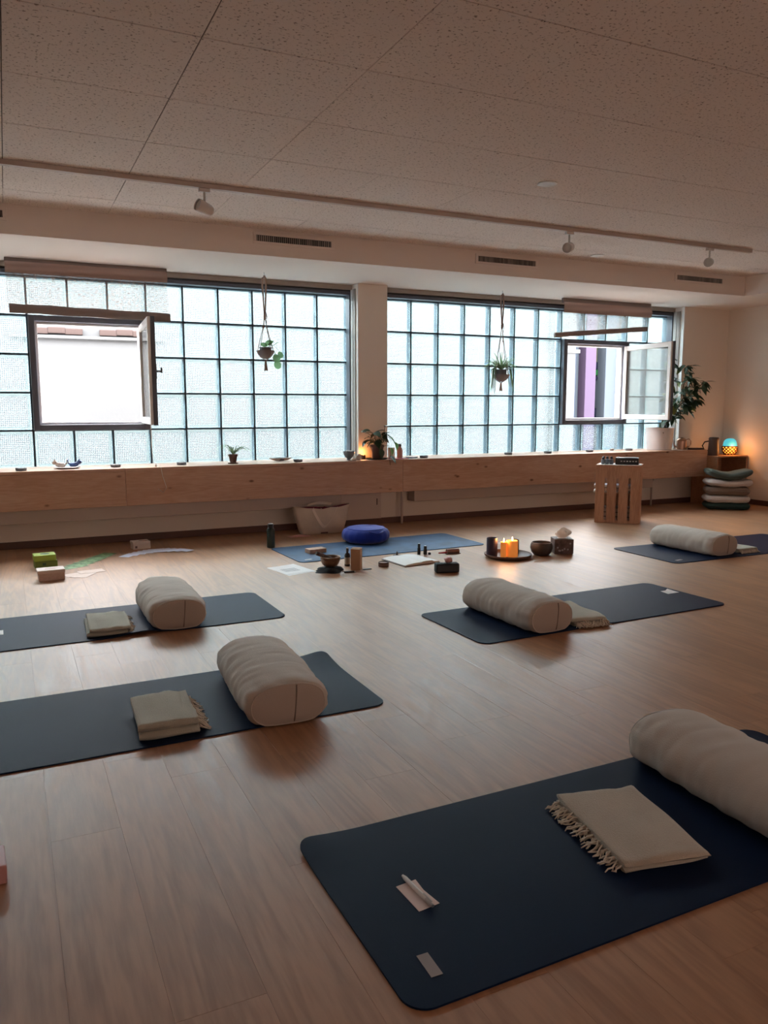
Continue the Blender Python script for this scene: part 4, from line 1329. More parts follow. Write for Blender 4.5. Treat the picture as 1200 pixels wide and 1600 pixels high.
candle('slim lit orange candle in the middle of the tray', 3.515, 5.165, 0.024, 0.120, 'wax', True)
candle('wide lit orange candle at the front of the tray', 3.588, 5.155, 0.047, 0.128, 'wax', True)
candle('short dark brown candle at the right of the tray', 3.672, 5.235, 0.032, 0.118, 'brownwax', False)
# dark bowl and tissue box
t = thing('clay_tea_light_bowl', 'round dark clay bowl right of the candle tray', 'bowl', (3.873, 5.15, 0))
B().lathe([(0.045, 0.0), (0.060, 0.004), (0.082, 0.030), (0.091, 0.062), (0.088, 0.088), (0.080, 0.104), (0.074, 0.105), (0.076, 0.088), (0.070, 0.06), (0.04, 0.025), (0.001, 0.020)], seg=36).obj('body', M['darkclay'], t, smooth='auto')
B().tube([(0.077 * math.cos(2 * PI * k / 36), 0.077 * math.sin(2 * PI * k / 36), 0.105) for k in range(36)], 0.0028, 6, closed=True).obj('lip', M['tray'], t, smooth=True)
t = thing('tissue_box', 'dark patterned cube tissue box with a tissue pulled up', 'tissue box', (4.095, 5.17, 0), R(-25))
B().box(-0.078, 0.078, -0.078, 0.078, 0, 0.122, bev=0.003).obj('carton', M['tissuebox'], t)
B().box(-0.04, 0.04, -0.022, 0.022, 0.122, 0.1228).obj('slot_film', M['paper'], t)
rt_ = random.Random(4)
for k in range(7):
    x, z = rt_.uniform(-.06, .06), rt_.uniform(.02, .105)
    B().lathe([(0.008, 0), (0.006, 0.0006), (0.0005, 0.0007)], (0, 0, 0), 8, M=Matrix.Translation((x, -0.0781, z)) @ Matrix.Rotation(R(90), 4, 'X')).obj('printed_flower', M['print'], t)
def tis(u, v):
    a = 2 * PI * u
    r = (0.016 + 0.040 * math.sin(min(1, v * 1.25) * PI * 0.62)) * (1 - v ** 3) * (1 + 0.30 * math.sin(5 * a + 3 * v)) + 0.003
    return Vector((r * math.cos(a) * 1.15 + 0.010 * v, 0.6 * r * math.sin(a), 0.1225 + 0.085 * v * (1 + 0.10 * math.sin(2 * a + 1))))
B().grid(tis, 28, 10, wrap_u=True).obj('tissue', M['tissue'], t, smooth=True)

# ================================================================== CARD BOXES AND CARDS AT THE LEFT
t = thing('card_box', 'lime green card deck box on the floor at the left', 'box', (0.21, 6.37, 0), R(4))
B().box(-0.08, 0.075, -0.065, 0.065, 0, 0.055, bev=0.002, seg=1).obj('tray_half', M['greenside'], t)
l_ = B().box(-0.084, 0.066, -0.068, 0.062, 0.0555, 0.100, bev=0.002, seg=1).obj('lid', M['green'], t)
l_['label'] = 'bright lime lid'
B().lathe([(0.034, 0.1001), (0.034, 0.1006), (0.026, 0.1007)], (-0.005, 0, 0), 24, cap1=False).obj('printed_ring', M['greendark'], l_)
for dx in (-0.013, 0.003):
    B().box(dx - 0.004, dx + 0.004, -0.018, 0.018, 0.1001, 0.1007).obj('printed_mark', M['greendark'], l_)
B().box(-0.03, -0.006, -0.0656, -0.064, 0.022, 0.042).obj('printed_emblem', M['greendark'], t)
t = thing('card_box', 'cream card deck box in front of the lime green one', 'box', (0.222, 5.895, 0), R(3))
B().box(-0.082, 0.085, -0.06, 0.06, 0, 0.052, bev=0.002, seg=1).obj('tray_half', M['boxside'], t)
l_ = B().box(-0.090, 0.088, -0.066, 0.062, 0.0525, 0.075, bev=0.002, seg=1).obj('lid', M['creambox'], t)
B().prism([(-0.04, -0.02), (0.03, -0.025), (0.065, 0.0), (0.03, 0.028), (-0.03, 0.024)], 0.0751, 0.0757).obj('printed_motif', M['boxside'], l_)
t = thing('card_box', 'white card deck box near the skirting behind the pale blue cards', 'box', (0.975, 6.87, 0), R(6))
B().box(-0.072, 0.072, -0.05, 0.05, 0, 0.045, bev=0.002, seg=1).obj('tray_half', M['creambox'], t)
l_ = B().box(-0.076, 0.070, -0.053, 0.052, 0.0455, 0.066, bev=0.002, seg=1).obj('lid', M['creambox'], t)
B().prism([(-0.02, 0.0), (0.05, -0.02), (0.055, 0.0), (0.0, 0.02)], 0.0661, 0.0666).obj('printed_feather', M['ink'], l_)
B().box(-0.058, -0.04, -0.0506, -0.049, 0.012, 0.030).obj('printed_emblem', M['ink'], t)
def card_fan(label_fn, pts, cw, cl, m, group, z0=0.0):
    me = B().box(-cw / 2, cw / 2, -cl / 2, cl / 2, 0, 0.0008).mesh('card', M[m])
    for k, (x, y, a) in enumerate(pts):
        o = link('playing_card', me, None, (x, y, z0 + 0.0009 * k), (0, 0, a))
        tag(o, label_fn(k), 'card', group)
names = ['leftmost', 'second', 'third', 'fourth', 'fifth', 'sixth', 'seventh', 'eighth', 'ninth', 'tenth', 'eleventh']
def nth(kind, n):
    return lambda k: ('leftmost' if k == 0 else 'topmost rightmost' if k == n - 1 else names[k] + ' from the left') + ' ' + kind
card_fan(nth('green oracle card fanned out beside the lime green box', 6), [(0.40 + 0.052 * k, 6.28 + 0.075 * k, R(-62 + 5 * k)) for k in range(6)], 0.115, 0.19, 'greencard', 'fanned green cards')
card_fan(nth('sand coloured card spread right of the cream box', 3), [(0.40, 5.98, R(-70)), (0.44, 5.93, R(-30)), (0.50, 6.04, R(-80))], 0.11, 0.18, 'sandcard', 'sand coloured cards')
card_fan(nth('pale blue card in the long arc of face-down cards', 9), [(0.84 + 0.055 * k, 6.585 + 0.10 * math.sin(k / 8 * PI * 0.95) , R(-38 + 9 * k)) for k in range(9)], 0.09, 0.165, 'bluepaper', 'arc of pale blue cards')
# pinkish block cut by the left picture edge
tag(B().box(-0.06, 0.032, -0.055, 0.055, 0, 0.05, bev=0.004).obj('wooden_block', M['pinkstone'], loc=(-0.098, 2.14, 0), rot=(0, 0, R(3))), 'edge of a reddish wooden block at the left picture edge', 'block')

# ================================================================== SLATTED CRATE
t = thing('slatted_crate', 'upright pine crate with slotted front beside the right radiator', 'crate', (5.652, 6.262, 0), R(-47))
CW, CD, CH = 0.223, 0.30, 0.60
for k in range(4):
    x0 = -CW + k * (2 * CW + 0.022) / 4
    B().box(x0, x0 + (2 * CW + 0.022) / 4 - 0.025, 0, 0.012, 0.0, CH - 0.013, bev=0.0015, seg=1).obj('slat', M['cratewood'], t)
for k in range(4):
    x0 = -CW + k * (2 * CW + 0.022) / 4
    B().box(x0, x0 + (2 * CW + 0.022) / 4 - 0.025, CD - 0.012, CD, 0.0, CH - 0.013, bev=0.0015, seg=1).obj('slat', M['cratewood'], t)
for z0, z1 in ((0.0, 0.030), (0.468, CH - 0.013)):
    B().box(-CW + 0.002, CW - 0.002, 0.0006, 0.024, z0 + 0.0005, z1, bev=0.0008, seg=1).obj('rail', M['cratewood'], t)
B().box(CW - 0.012, CW, 0.0122, CD - 0.0122, 0, CH - 0.013, bev=0.001, seg=1).obj('side_panel', M['cratewood'], t)
B().box(-CW, CW - 0.0125, 0.0245, CD - 0.0125, 0.0, 0.012, bev=0.001, seg=1).obj('bottom_panel', M['cratewood'], t)
B().box(-CW, CW - 0.0125, 0.0245, CD - 0.0125, 0.295, 0.307, bev=0.001, seg=1).obj('shelf', M['cratewood'], t)
B().box(-CW - 0.003, CW + 0.003, -0.003, CD + 0.003, CH - 0.0125, CH, bev=0.0015, seg=1).obj('top_panel', M['cratewood'], t)
CM = Matrix.Translation((5.652, 6.262, 0)) @ Matrix.Rotation(R(-47), 4, 'Z')
def on_crate(x, y, z):
    return CM @ Vector((x, y, z))
# magazines on the crate shelf, poking out of its open side
for k, (z, ln, m, lab) in enumerate(((0.308, 0.40, 'paper', 'white magazine poking out of the crate, lowest of the two'), (0.365, 0.41, 'bluepaper', 'pale magazine poking out of the crate, upper of the two'))):
    p = on_crate(-0.245 + ln / 2, 0.15, z)
    o = thing('magazine', lab, 'magazine', p, R(-47 + 2 * k), 'magazines in the crate')
    B().box(-ln / 2, ln / 2 - 0.05, -0.10, 0.10, 0, 0.022, bev=0.004).obj('pages', M['paper'], o)
    B().box(-ln / 2 - 0.002, ln / 2 - 0.048, -0.102, 0.102, 0.0222, 0.0245, bev=0.0008, seg=1).obj('cover', M[m], o)
p = on_crate(-0.03, 0.15, 0.3325)
o = thing('paperback_book', 'dark paperback lying between the two magazines in the crate', 'book', p, R(-47))
B().box(-0.16, 0.16, -0.09, 0.09, 0.0, 0.026, bev=0.001, seg=1).obj('pages', M['boxside'], o)
B().box(-0.162, 0.162, -0.092, 0.092, 0.0262, 0.029, bev=0.0006, seg=1).obj('cover', M['cover'], o)
for k, (m, lab) in enumerate((('cover', 'dark book at the bottom of the crate'), ('darkgreen', 'dark green book on the lowest book in the crate'), ('tray', 'brown book third up in the bottom of the crate'))):
    p = on_crate(-0.02, 0.15, 0.0125 + 0.047 * k)
    o = thing('hardback_book', lab, 'book', p, R(-47), 'books in the bottom of the crate')
    B().box(-0.155, 0.155, -0.10, 0.095, 0.004, 0.042, bev=0.001, seg=1).obj('pages', M['boxside'], o)
    B().box(-0.16, 0.16, -0.104, 0.10, 0, 0.0038).obj('back_cover', M[m], o)
    B().box(-0.16, 0.16, -0.104, 0.10, 0.0422, 0.046).obj('front_cover', M[m], o)
# on top of the crate
p = on_crate(0.0, 0.14, CH)
tag(B().prism([(-0.20, -0.13), (0.225, -0.125), (0.21, 0.13), (-0.21, 0.135)], 0, 0.003).obj('white_cloth', M['paper'], loc=p, rot=(0, 0, R(-47))), 'white sheet lying flat on top of the crate', 'paper')
k = 0
for ix in range(3):
    for iy in range(2):
        p = on_crate(-0.165 + ix * 0.042, 0.085 + iy * 0.05, CH + 0.003)
        o = thing('small_vial', ['front left', 'rear left', 'front middle', 'rear middle', 'front right', 'rear right'][k] + ' dark blue glass vial in the cluster on the crate', 'vial', p, 0, 'dark vials on the crate')
        h = (0.070, 0.078, 0.082, 0.074, 0.080, 0.072)[k]
        B().lathe([(0.016, 0), (0.018, 0.003), (0.018, h * 0.6), (0.010, h * 0.68), (0.010, h * 0.72)], seg=14).obj('body', M['greycer'], o, smooth='auto')
        B().lathe([(0.0115, h * 0.72), (0.0115, h - 0.003), (0.009, h)], seg=12).obj('cap', M['black'], o, smooth='auto')
        k += 1
p = on_crate(0.075, 0.12, CH + 0.003)
o = thing('effects_box', 'black box with a row of white keys on the crate', 'device', p, R(-47))
B().box(-0.115, 0.115, -0.05, 0.05, 0, 0.072, bev=0.006).obj('case', M['black'], o, smooth='auto')
for k in range(6):
    B().box(-0.062 + k * 0.029, -0.046 + k * 0.029, -0.0525, -0.0495, 0.030, 0.040, bev=0.001, seg=1).obj('key', M['white'], o)
B().box(-0.10, -0.08, -0.02, 0.02, 0.072, 0.078, bev=0.002).obj('knob', M['frame'], o)
B().box(-0.02, 0.10, -0.035, 0.035, 0.072, 0.0745, bev=0.001, seg=1).obj('top_plate', M['frame'], o)

# ================================================================== CORNER SHELF, CUSHIONS, KETTLE, LAMP
SX0, SX1, SY0, SY1, SZ = 7.745, 8.262, 6.87, 7.26, 0.60
t = thing('corner_shelf', 'open wooden crate shelf standing in the right corner', 'shelf', ((SX0 + SX1) / 2, (SY0 + SY1) / 2, 0))
w, d = (SX1 - SX0) / 2, (SY1 - SY0) / 2
B().box(-w, w, -d, d, SZ - 0.018, SZ, bev=0.002).obj('top_panel', M['shelfwood'], t)
for s in (-1, 1):
    B().box(s * w - (0.018 if s > 0 else 0), s * w + (0 if s > 0 else 0.018), -d, d, 0, SZ - 0.0185, bev=0.002).obj('side_panel', M['shelfwood'], t)
B().box(-w + 0.0185, w - 0.0185, d - 0.012, d, 0.02, SZ - 0.0185, bev=0.001, seg=1).obj('back_panel', M['shelfwood'], t)
B().box(-w + 0.0185, w - 0.0185, -d + 0.002, d - 0.0125, 0.02, 0.038, bev=0.001, seg=1).obj('lower_shelf', M['shelfwood'], t)
B().box(0.01, 0.03, d - 0.03, d - 0.0125, 0.04, SZ - 0.0185, bev=0.001, seg=1).obj('back_batten', M['cratewood'], t)
def ss(u):
    return 0.5 - 0.5 * math.cos(PI * u)
def cushion(label, x, y, z, rz, w, d, h, m, sag=0.0, seed=0.0):
    t = thing('floor_cushion', label, 'cushion', (x, y, z), rz, 'cushions stacked before the corner shelf')
    def f(sg):
        def g(u, v):
            a, b_ = 2 * u - 1, 2 * v - 1
            px = a * w / 2 * (1 - 0.0)
            pin = 1 - 0.13 * abs(a) ** 5
            pin2 = 1 - 0.13 * abs(b_) ** 5
            th = (1 - abs(a) ** 9) ** 0.5 * (1 - abs(b_) ** 9) ** 0.5
            zz = h / 2 + sg * th * h / 2
            zz += 0.008 * noise.noise(Vector((a * 3 + seed, b_ * 3, sg))) * th
            if sag:
                zz += sag * (abs(a) ** 1.4) - sag * 0.25 * 0
                if sg < 0:
                    zz = max(zz, 0)
            return Vector((px * pin2, b_ * d / 2 * pin, max(0.0, zz)))
        return g
    b = B()
    b.grid(lambda u, v: f(1)(ss(u), ss(v)), 26, 22)
    b.grid(lambda u, v: f(-1)(ss(u), ss(v)), 26, 22)
    bmesh.ops.remove_doubles(b.bm, verts=b.bm.verts, dist=0.0012)
    c = b.obj('cover', M[m], t, smooth=True)
    pts = []
    for k in range(60):
        f_ = k / 60 * 4
        i, q = int(f_), f_ - int(f_)
        a, b_ = ((-1 + 2 * q, -1), (1, -1 + 2 * q), (1 - 2 * q, 1), (-1, 1 - 2 * q))[i]
        pin = 1 - 0.13 * abs(a) ** 5
        pin2 = 1 - 0.13 * abs(b_) ** 5
        pts.append((a * w / 2 * pin2, b_ * d / 2 * pin, h / 2 + (sag * abs(a) ** 1.4 if sag else 0)))
    B().tube(pts, 0.004, 5, closed=True).obj('piping', M[m], t, smooth=True)
    return t
cx_, cy_, cr_ = 7.66, 6.64, R(-36)
cushion('dark teal cushion at the bottom of the corner stack', cx_, cy_, 0.0, cr_, 0.50, 0.36, 0.082, 'tealdark', 0, 1)
cushion('white cushion second from the bottom of the corner stack', cx_ - 0.01, cy_, 0.080, cr_ + .03, 0.50, 0.36, 0.085, 'cwhite', 0, 2)
cushion('taupe cushion in the middle of the corner stack', cx_, cy_ + 0.005, 0.163, cr_ - .02, 0.49, 0.36, 0.105, 'taupe', 0, 3)
cushion('white cushion fourth up in the corner stack, under the sage one', cx_ + 0.008, cy_, 0.262, cr_ + .04, 0.52, 0.36, 0.080, 'cwhite', 0.015, 4)
cushion('sage cushion sagging on top of the corner stack', cx_ + 0.008, cy_, 0.342, cr_, 0.51, 0.36, 0.085, 'teal', 0.06, 5)
# kettle / thermos
t = thing('thermos_jug', 'dark brown jug with handle on the corner shelf', 'jug', (7.855, 7.04, SZ), R(96))
B().lathe([(0.060, 0), (0.066, 0.004), (0.066, 0.03), (0.058, 0.185), (0.062, 0.205), (0.060, 0.212)], seg=28).obj('body', M['darkwood'], t, smooth='auto')
B().lathe([(0.056, 0.212), (0.054, 0.222), (0.02, 0.226), (0.001, 0.227)], seg=28, cap0=False).obj('lid', M['black'], t, smooth='auto')
B().tube([(0.04, 0.045, 0.175), (0.06, 0.095, 0.165), (0.075, 0.115, 0.12), (0.06, 0.095, 0.07), (0.045, 0.048, 0.06)], 0.008, 8).obj('handle', M['black'], t, smooth=True)
# lamp
t = thing('aroma_lamp', 'glowing lattice lamp with turquoise dome on the corner shelf', 'lamp', (8.125, 7.03, SZ))
B().lathe([(0.066, 0), (0.070, 0.003), (0.070, 0.012), (0.062, 0.014)], seg=32).obj('base', M['lampcage'], t, smooth='auto')
B().lathe([(0.062, 0.014), (0.080, 0.045), (0.084, 0.070), (0.080, 0.098)], seg=32, cap0=False, cap1=False).obj('glow_core', M['lampglow'], t, smooth=True)
cg = B()
for s in (-1, 1):
    for k in range(12):
        pts = []
        for j in range(9):
            f = j / 8
            z = 0.012 + 0.090 * f
            r = 0.064 + 0.0225 * math.sin(f * PI * 0.62) / math.sin(PI * 0.5) + 0.004
            a = 2 * PI * k / 12 + s * f * 1.15
            pts.append((r * math.cos(a), r * math.sin(a), z))
        cg.tube(pts, 0.0068, 6)
cg.obj('lattice_cage', M['lampcage'], t, smooth=True)
B().lathe([(0.084, 0.100), (0.088, 0.102), (0.088, 0.110), (0.082, 0.112)], seg=32).obj('collar', M['lampcage'], t, smooth='auto')
B().lathe([(0.082, 0.112), (0.079, 0.145), (0.066, 0.180), (0.045, 0.198), (0.02, 0.205), (0.001, 0.206)], seg=32, cap0=False).obj('dome', M['lampteal'], t, smooth=True)
ld = bpy.data.lights.new('lamp_light', 'POINT')
ld.energy = 1.3; ld.color = (1.0, 0.38, 0.10); ld.shadow_soft_size = 0.05
lo = bpy.data.objects.new('lamp_light', ld); col.objects.link(lo)
lo.location = (8.06, 6.90, SZ + 0.09)

# ================================================================== LEDGE THINGS
# tealights along the ledge
tl = [(0.089, 7.12, 'tealight in dark glass leftmost on the ledge'), (0.84, 7.20, 'tealight in dark glass between the cat figurines and the cord'), (1.412, 7.22, 'tealight in dark glass between the cord and the little spider plant'),
      (2.49, 7.13, 'tealight in dark glass between the shell dish and the slate bowl'), (3.86, 7.15, 'tealight in dark glass right of the pillar plant'), (4.95, 7.22, 'tealight in dark glass under the right hanging plant'),
      (5.49, 7.23, 'tealight in dark glass left of the crate, under the right casement'), (6.10, 7.25, 'tealight in dark glass behind the crate top'), (6.72, 7.28, 'tealight in dark glass left of the white planter')]
proto = None
for x, y, lab in tl:
    if proto is None:
        proto = thing('tealight', lab, 'tealight', (x, y, ZL), 0, 'tealights along the ledge')
        B().lathe([(0.036, 0), (0.042, 0.004), (0.044, 0.024), (0.041, 0.026), (0.038, 0.024), (0.036, 0.012), (0.001, 0.010)], seg=20).obj('glass_cup', M['greycer'], proto, smooth='auto')
        B().lathe([(0.024, 0.0105), (0.025, 0.024), (0.001, 0.024)], seg=16).obj('wax_cup', M['shell'], proto, smooth='auto')
        B().tube([(0, 0, 0.023), (0.001, 0, 0.032)], 0.0012, 5).obj('wick', M['black'], proto)
    else:
        o = copy_tree(proto)
        o.location = (x, y, ZL)
        o['label'] = lab
# cat figurines on a plate
t = thing('saucer', 'white saucer under the two cat figurines on the ledge', 'saucer', (0.445, 7.2, ZL))
B().lathe([(0.06, 0), (0.075, 0.003), (0.105, 0.012), (0.107, 0.015), (0.10, 0.014), (0.06, 0.007), (0.001, 0.006)], seg=32).obj('dish', M['shell'], t, smooth='auto')
B().tube([(0.104 * math.cos(2 * PI * k / 32), 0.104 * math.sin(2 * PI * k / 32), 0.0148) for k in range(32)], 0.0018, 5, closed=True).obj('rim_line', M['bluecer'], t, smooth=True)
def cat(label, x, y, m, rz, s):
    t = thing('cat_figurine', label, 'figurine', (x, y, ZL + 0.0075), rz, 'cat figurines')
    def body(u, v):
        a = 2 * PI * u
        xx = -0.045 + 0.09 * v
        r = 0.026 * math.sqrt(max(0.0, 1 - (2 * v - 1) ** 4)) * (1 - 0.15 * v)
        return Vector((xx * s, r * math.cos(a) * s, (0.024 + 0.014 * (1 - v) ** 2 + 0.9 * r * math.sin(a)) * s))
    B().grid(body, 14, 12, wrap_u=True).obj('body', M[m], t, smooth=True)
    B().lathe([(0.004, 0), (0.017, 0.006), (0.021, 0.018), (0.016, 0.030), (0.003, 0.036)], (-0.046 * s, 0, 0.030 * s), 14).obj('head', M[m], t, smooth=True)
    for e in (-1, 1):
        B().lathe([(0.008, 0), (0.005, 0.01), (0.0005, 0.020)], (-0.046 * s, e * 0.011, 0.030 * s + 0.028), 6).obj('ear', M[m], t)
    B().tube([(0.040 * s, 0, 0.03 * s), (0.055 * s, 0, 0.045 * s), (0.058 * s, 0, 0.065 * s), (0.050 * s, 0, 0.078 * s)], [0.007, 0.006, 0.005, 0.003], 8).obj('tail', M[m], t, smooth=True)
cat('white cat figurine on the saucer', 0.393, 7.19, 'shell', R(5), 0.95)
cat('blue cat figurine on the saucer', 0.505, 7.215, 'bluecer', R(170), 0.9)
# small spider plant
def blades(parent, n, base, h0, spread, m, seed, rmin=0.0025, up=0.5, ell=1.0):
    rr = random.Random(seed)
    for k in range(n):
        a = rr.uniform(0, 2 * PI)
        L = spread * rr.uniform(0.6, 1.0)
        hh = h0 * rr.uniform(0.5, 1.0)
        pts = []
        for j in range(7):
            f = j / 6
            pts.append(Vector((base[0] + L * f * math.cos(a), base[1] + ell * L * f * math.sin(a), base[2] + hh * math.sin(f * PI * up) * 1.0 - (0.6 * hh * max(0, f - .55) if up > .6 else 0))))
        b = B()
        vs, fs = [], []
        w = rmin * rr.uniform(0.8, 1.4)
        for j, p in enumerate(pts):
            t_ = (pts[min(j + 1, 6)] - pts[max(j - 1, 0)]).normalized()
            s = t_.cross(Vector((0, 0, 1)))
            s = s.normalized() if s.length > 1e-4 else Vector((1, 0, 0))
            ww = w * (1 - 0.85 * (j / 6) ** 2)
            up_ = s.cross(t_) * ww * 0.35
            vs += [p - s * ww + up_, p - up_ * 0.5, p + s * ww + up_]
        for j in range(6):
            for q in range(2):
                fs.append((j * 3 + q, j * 3 + q + 1, (j + 1) * 3 + q + 1, (j + 1) * 3 + q))
        b._add(vs, fs)
        b.obj('leaf', m, parent, smooth=True)
t = thing('potted_spider_plant', 'little spider plant in a brown pot on the ledge under the left hanging plant', 'plant', (1.875, 7.18, ZL))
B().lathe([(0.048, 0), (0.050, 0.008), (0.036, 0.012)], seg=20).obj('saucer', M['terracotta'], t, smooth='auto')
B().lathe([(0.028, 0.010), (0.040, 0.068), (0.045, 0.069), (0.046, 0.086), (0.041, 0.087), (0.038, 0.075)], seg=22, cap1=False).obj('pot', M['terracotta'], t, smooth='auto')
B().lathe([(0.038, 0.076), (0.001, 0.079)], seg=20, cap0=False).obj('soil', M['soil'], t)
blades(t, 20, (0, 0, 0.08), 0.11, 0.19, M['blade'], 12, 0.0050, 0.75, 0.5)
# shell dish
t = thing('shell_dish', 'pale open shell lying on the ledge', 'shell', (2.36, 7.26, ZL), R(10))
def shell(u, v):
    a = 2 * PI * u
    r = (0.12 + 0.012 * math.cos(9 * a)) * v
    return Vector((r * math.cos(a), 0.40 * r * math.sin(a), 0.004 + 0.030 * v ** 2.2))
B().grid(shell, 36, 8, wrap_u=True).obj('valve', M['shell'], t, smooth=True)
B().lathe([(0.030, 0.006), (0.044, 0.022), (0.046, 0.034), (0.040, 0.034), (0.03, 0.02), (0.001, 0.015)], seg=20).obj('inner_bowl', M['stone'], t, smooth='auto')
# slate bowl, white stone
t = thing('slate_bowl', 'small slate blue footed bowl filled with white pebbles beside the pillar', 'bowl', (3.03, 7.16, ZL))
B().lathe([(0.026, 0), (0.024, 0.008), (0.020, 0.014), (0.040, 0.035), (0.056, 0.065), (0.058, 0.088), (0.053, 0.088), (0.048, 0.066), (0.001, 0.060)], seg=26).obj('body', M['greycer'], t, smooth='auto')
rr = random.Random(2)
for k in range(7):
    a = k * 0.9
    B().lathe([(0.002, -0.010), (0.012, -0.005), (0.014, 0.002), (0.008, 0.010), (0.001, 0.012)], (0.026 * math.cos(a) * (k > 0), 0.026 * math.sin(a) * (k > 0), 0.085), 8).obj('pebble', M['shell'], t, smooth=True)
rock('white_stone', 'white stone lying on the ledge before the slate bowl', 'stone', (3.035, 7.06, ZL), (0.030, 0.022, 0.014), 'shell', 8)
rock('pale_salt_lump', 'pale pointed salt lump between slate bowl and pillar', 'stone', (3.135, 7.16, ZL), (0.028, 0.024, 0.034), 'shell', 5)
# plant at the pillar
def leaf_mesh(name, L, w, m, fold=0.25, droop=0.15, n=7, round_=False):
    b = B()
    vs, fs = [], []
    for j in range(n + 1):
        f = j / n
        ww = w / 2 * (math.sin(f ** 0.75 * PI) if not round_ else math.sqrt(max(0, 1 - (2 * f - 1) ** 2)))
        ww = max(ww, 0.0006)
        z = -droop * L * f * f
        vs += [Vector((L * f, -ww, z + fold * ww)), Vector((L * f, 0, z)), Vector((L * f, ww, z + fold * ww))]
    for j in range(n):
        for q in range(2):
            fs.append((j * 3 + q, j * 3 + q + 1, (j + 1) * 3 + q + 1, (j + 1) * 3 + q))
    b._add(vs, fs)
    return b.mesh(name, m, smooth=True)
def put_leaf(me, parent, p, yaw, pitch, roll=0, s=1.0):
    o = link('leaf', me, parent)
    o.matrix_local = Matrix.Translation(p) @ Matrix.Rotation(yaw, 4, 'Z') @ Matrix.Rotation(pitch, 4, 'Y') @ Matrix.Rotation(roll, 4, 'X') @ Matrix.Scale(s, 4)
    return o
t = thing('potted_plant', 'leafy trailing plant in a brown pot on the ledge at the pillar', 'plant', (3.325, 7.145, ZL))
B().lathe([(0.085, 0), (0.105, 0.006), (0.110, 0.016), (0.102, 0.015), (0.08, 0.009)], seg=28).obj('saucer', M['darkgreen'], t, smooth='auto')
B().lathe([(0.050, 0.010), (0.068, 0.120), (0.074, 0.121), (0.076, 0.145), (0.070, 0.146), (0.066, 0.130)], seg=28, cap1=False).obj('pot', M['terracotta'], t, smooth='auto')
B().lathe([(0.067, 0.132), (0.001, 0.136)], seg=24, cap0=False).obj('soil', M['soil'], t)
lm = leaf_mesh('leaf', 0.105, 0.062, M['leaf'], 0.3, 0.25)
lm2 = leaf_mesh('leaf', 0.09, 0.055, M['leafmid'], 0.3, 0.25)
rr = random.Random(21)
stems = B()
for k in range(26):
    a = rr.uniform(0, 2 * PI)
    r = rr.uniform(0.02, 0.11)
    z = 0.15 + rr.uniform(0.02, 0.13)
    p = Vector((r * math.cos(a) - 0.02, r * math.sin(a) * 0.5 - 0.02, z))
    stems.tube([(0, 0, 0.13), (p.x * 0.5, p.y * 0.5, z * 0.75 + 0.03), tuple(p)], 0.0022, 5)
    put_leaf(lm, t, p, a + rr.uniform(-.6, .6), rr.uniform(-0.2, 0.7), rr.uniform(-.5, .5), rr.uniform(.7, 1.1))
for p, yaw, pi_, me in (((0.075, -0.01, 0.24), 0.3, -.5, lm), ((0.085, -0.02, 0.285), 2.6, -.1, lm), ((0.08, -0.02, 0.32), 0.6, -.3, lm), ((0.10, -0.03, 0.235), -0.2, 0.4, lm2), ((0.15, -0.04, 0.20), -.4, .9, lm2), ((0.185, -0.04, 0.17), .2, 1.1, lm2), ((0.13, -0.05, 0.12), .1, 1.2, lm2), ((0.01, -0.075, 0.11), -1.5, 1.2, lm), ((0.09, -0.11, 0.04), -1.0, .6, lm)):
    put_leaf(me, t, Vector(p), yaw, pi_)
stems.tube([(0.02, 0, 0.13), (0.06, -0.01, 0.22), (0.075, -0.02, 0.29), (0.08, -0.02, 0.33)], 0.003, 5)
stems.tube([(0.03, -0.02, 0.13), (0.09, -0.03, 0.23), (0.15, -0.04, 0.20), (0.19, -0.04, 0.16)], 0.003, 5)
stems.tube([(0.03, -0.04, 0.13), (0.085, -0.10, 0.14), (0.09, -0.125, 0.06), (0.08, -0.130, 0.0), (0.085, -0.132, -0.05)], 0.003, 5)
stems.obj('stems', M['stem'], t, smooth=True)
# glowing tealight behind the plant
t = thing('lit_candle_glass', 'small glowing candle glass at the foot of the pillar', 'candle', (3.215, 7.235, ZL))
B().lathe([(0.022, 0), (0.024, 0.003), (0.026, 0.040), (0.024, 0.041), (0.022, 0.008), (0.001, 0.006)], seg=18).obj('cup', M['terracotta'], t, smooth='auto')
B().lathe([(0.002, 0.012), (0.005, 0.020), (0.003, 0.032), (0.0004, 0.042)], seg=8).obj('flame', M['flame'], t, smooth=True)
ld = bpy.data.lights.new('tealight_light', 'POINT')
ld.energy = 0.45; ld.color = (1.0, 0.36, 0.10); ld.shadow_soft_size = 0.01
lo = bpy.data.objects.new('tealight_light', ld); col.objects.link(lo)
lo.location = (3.215, 7.235, ZL + 0.055)
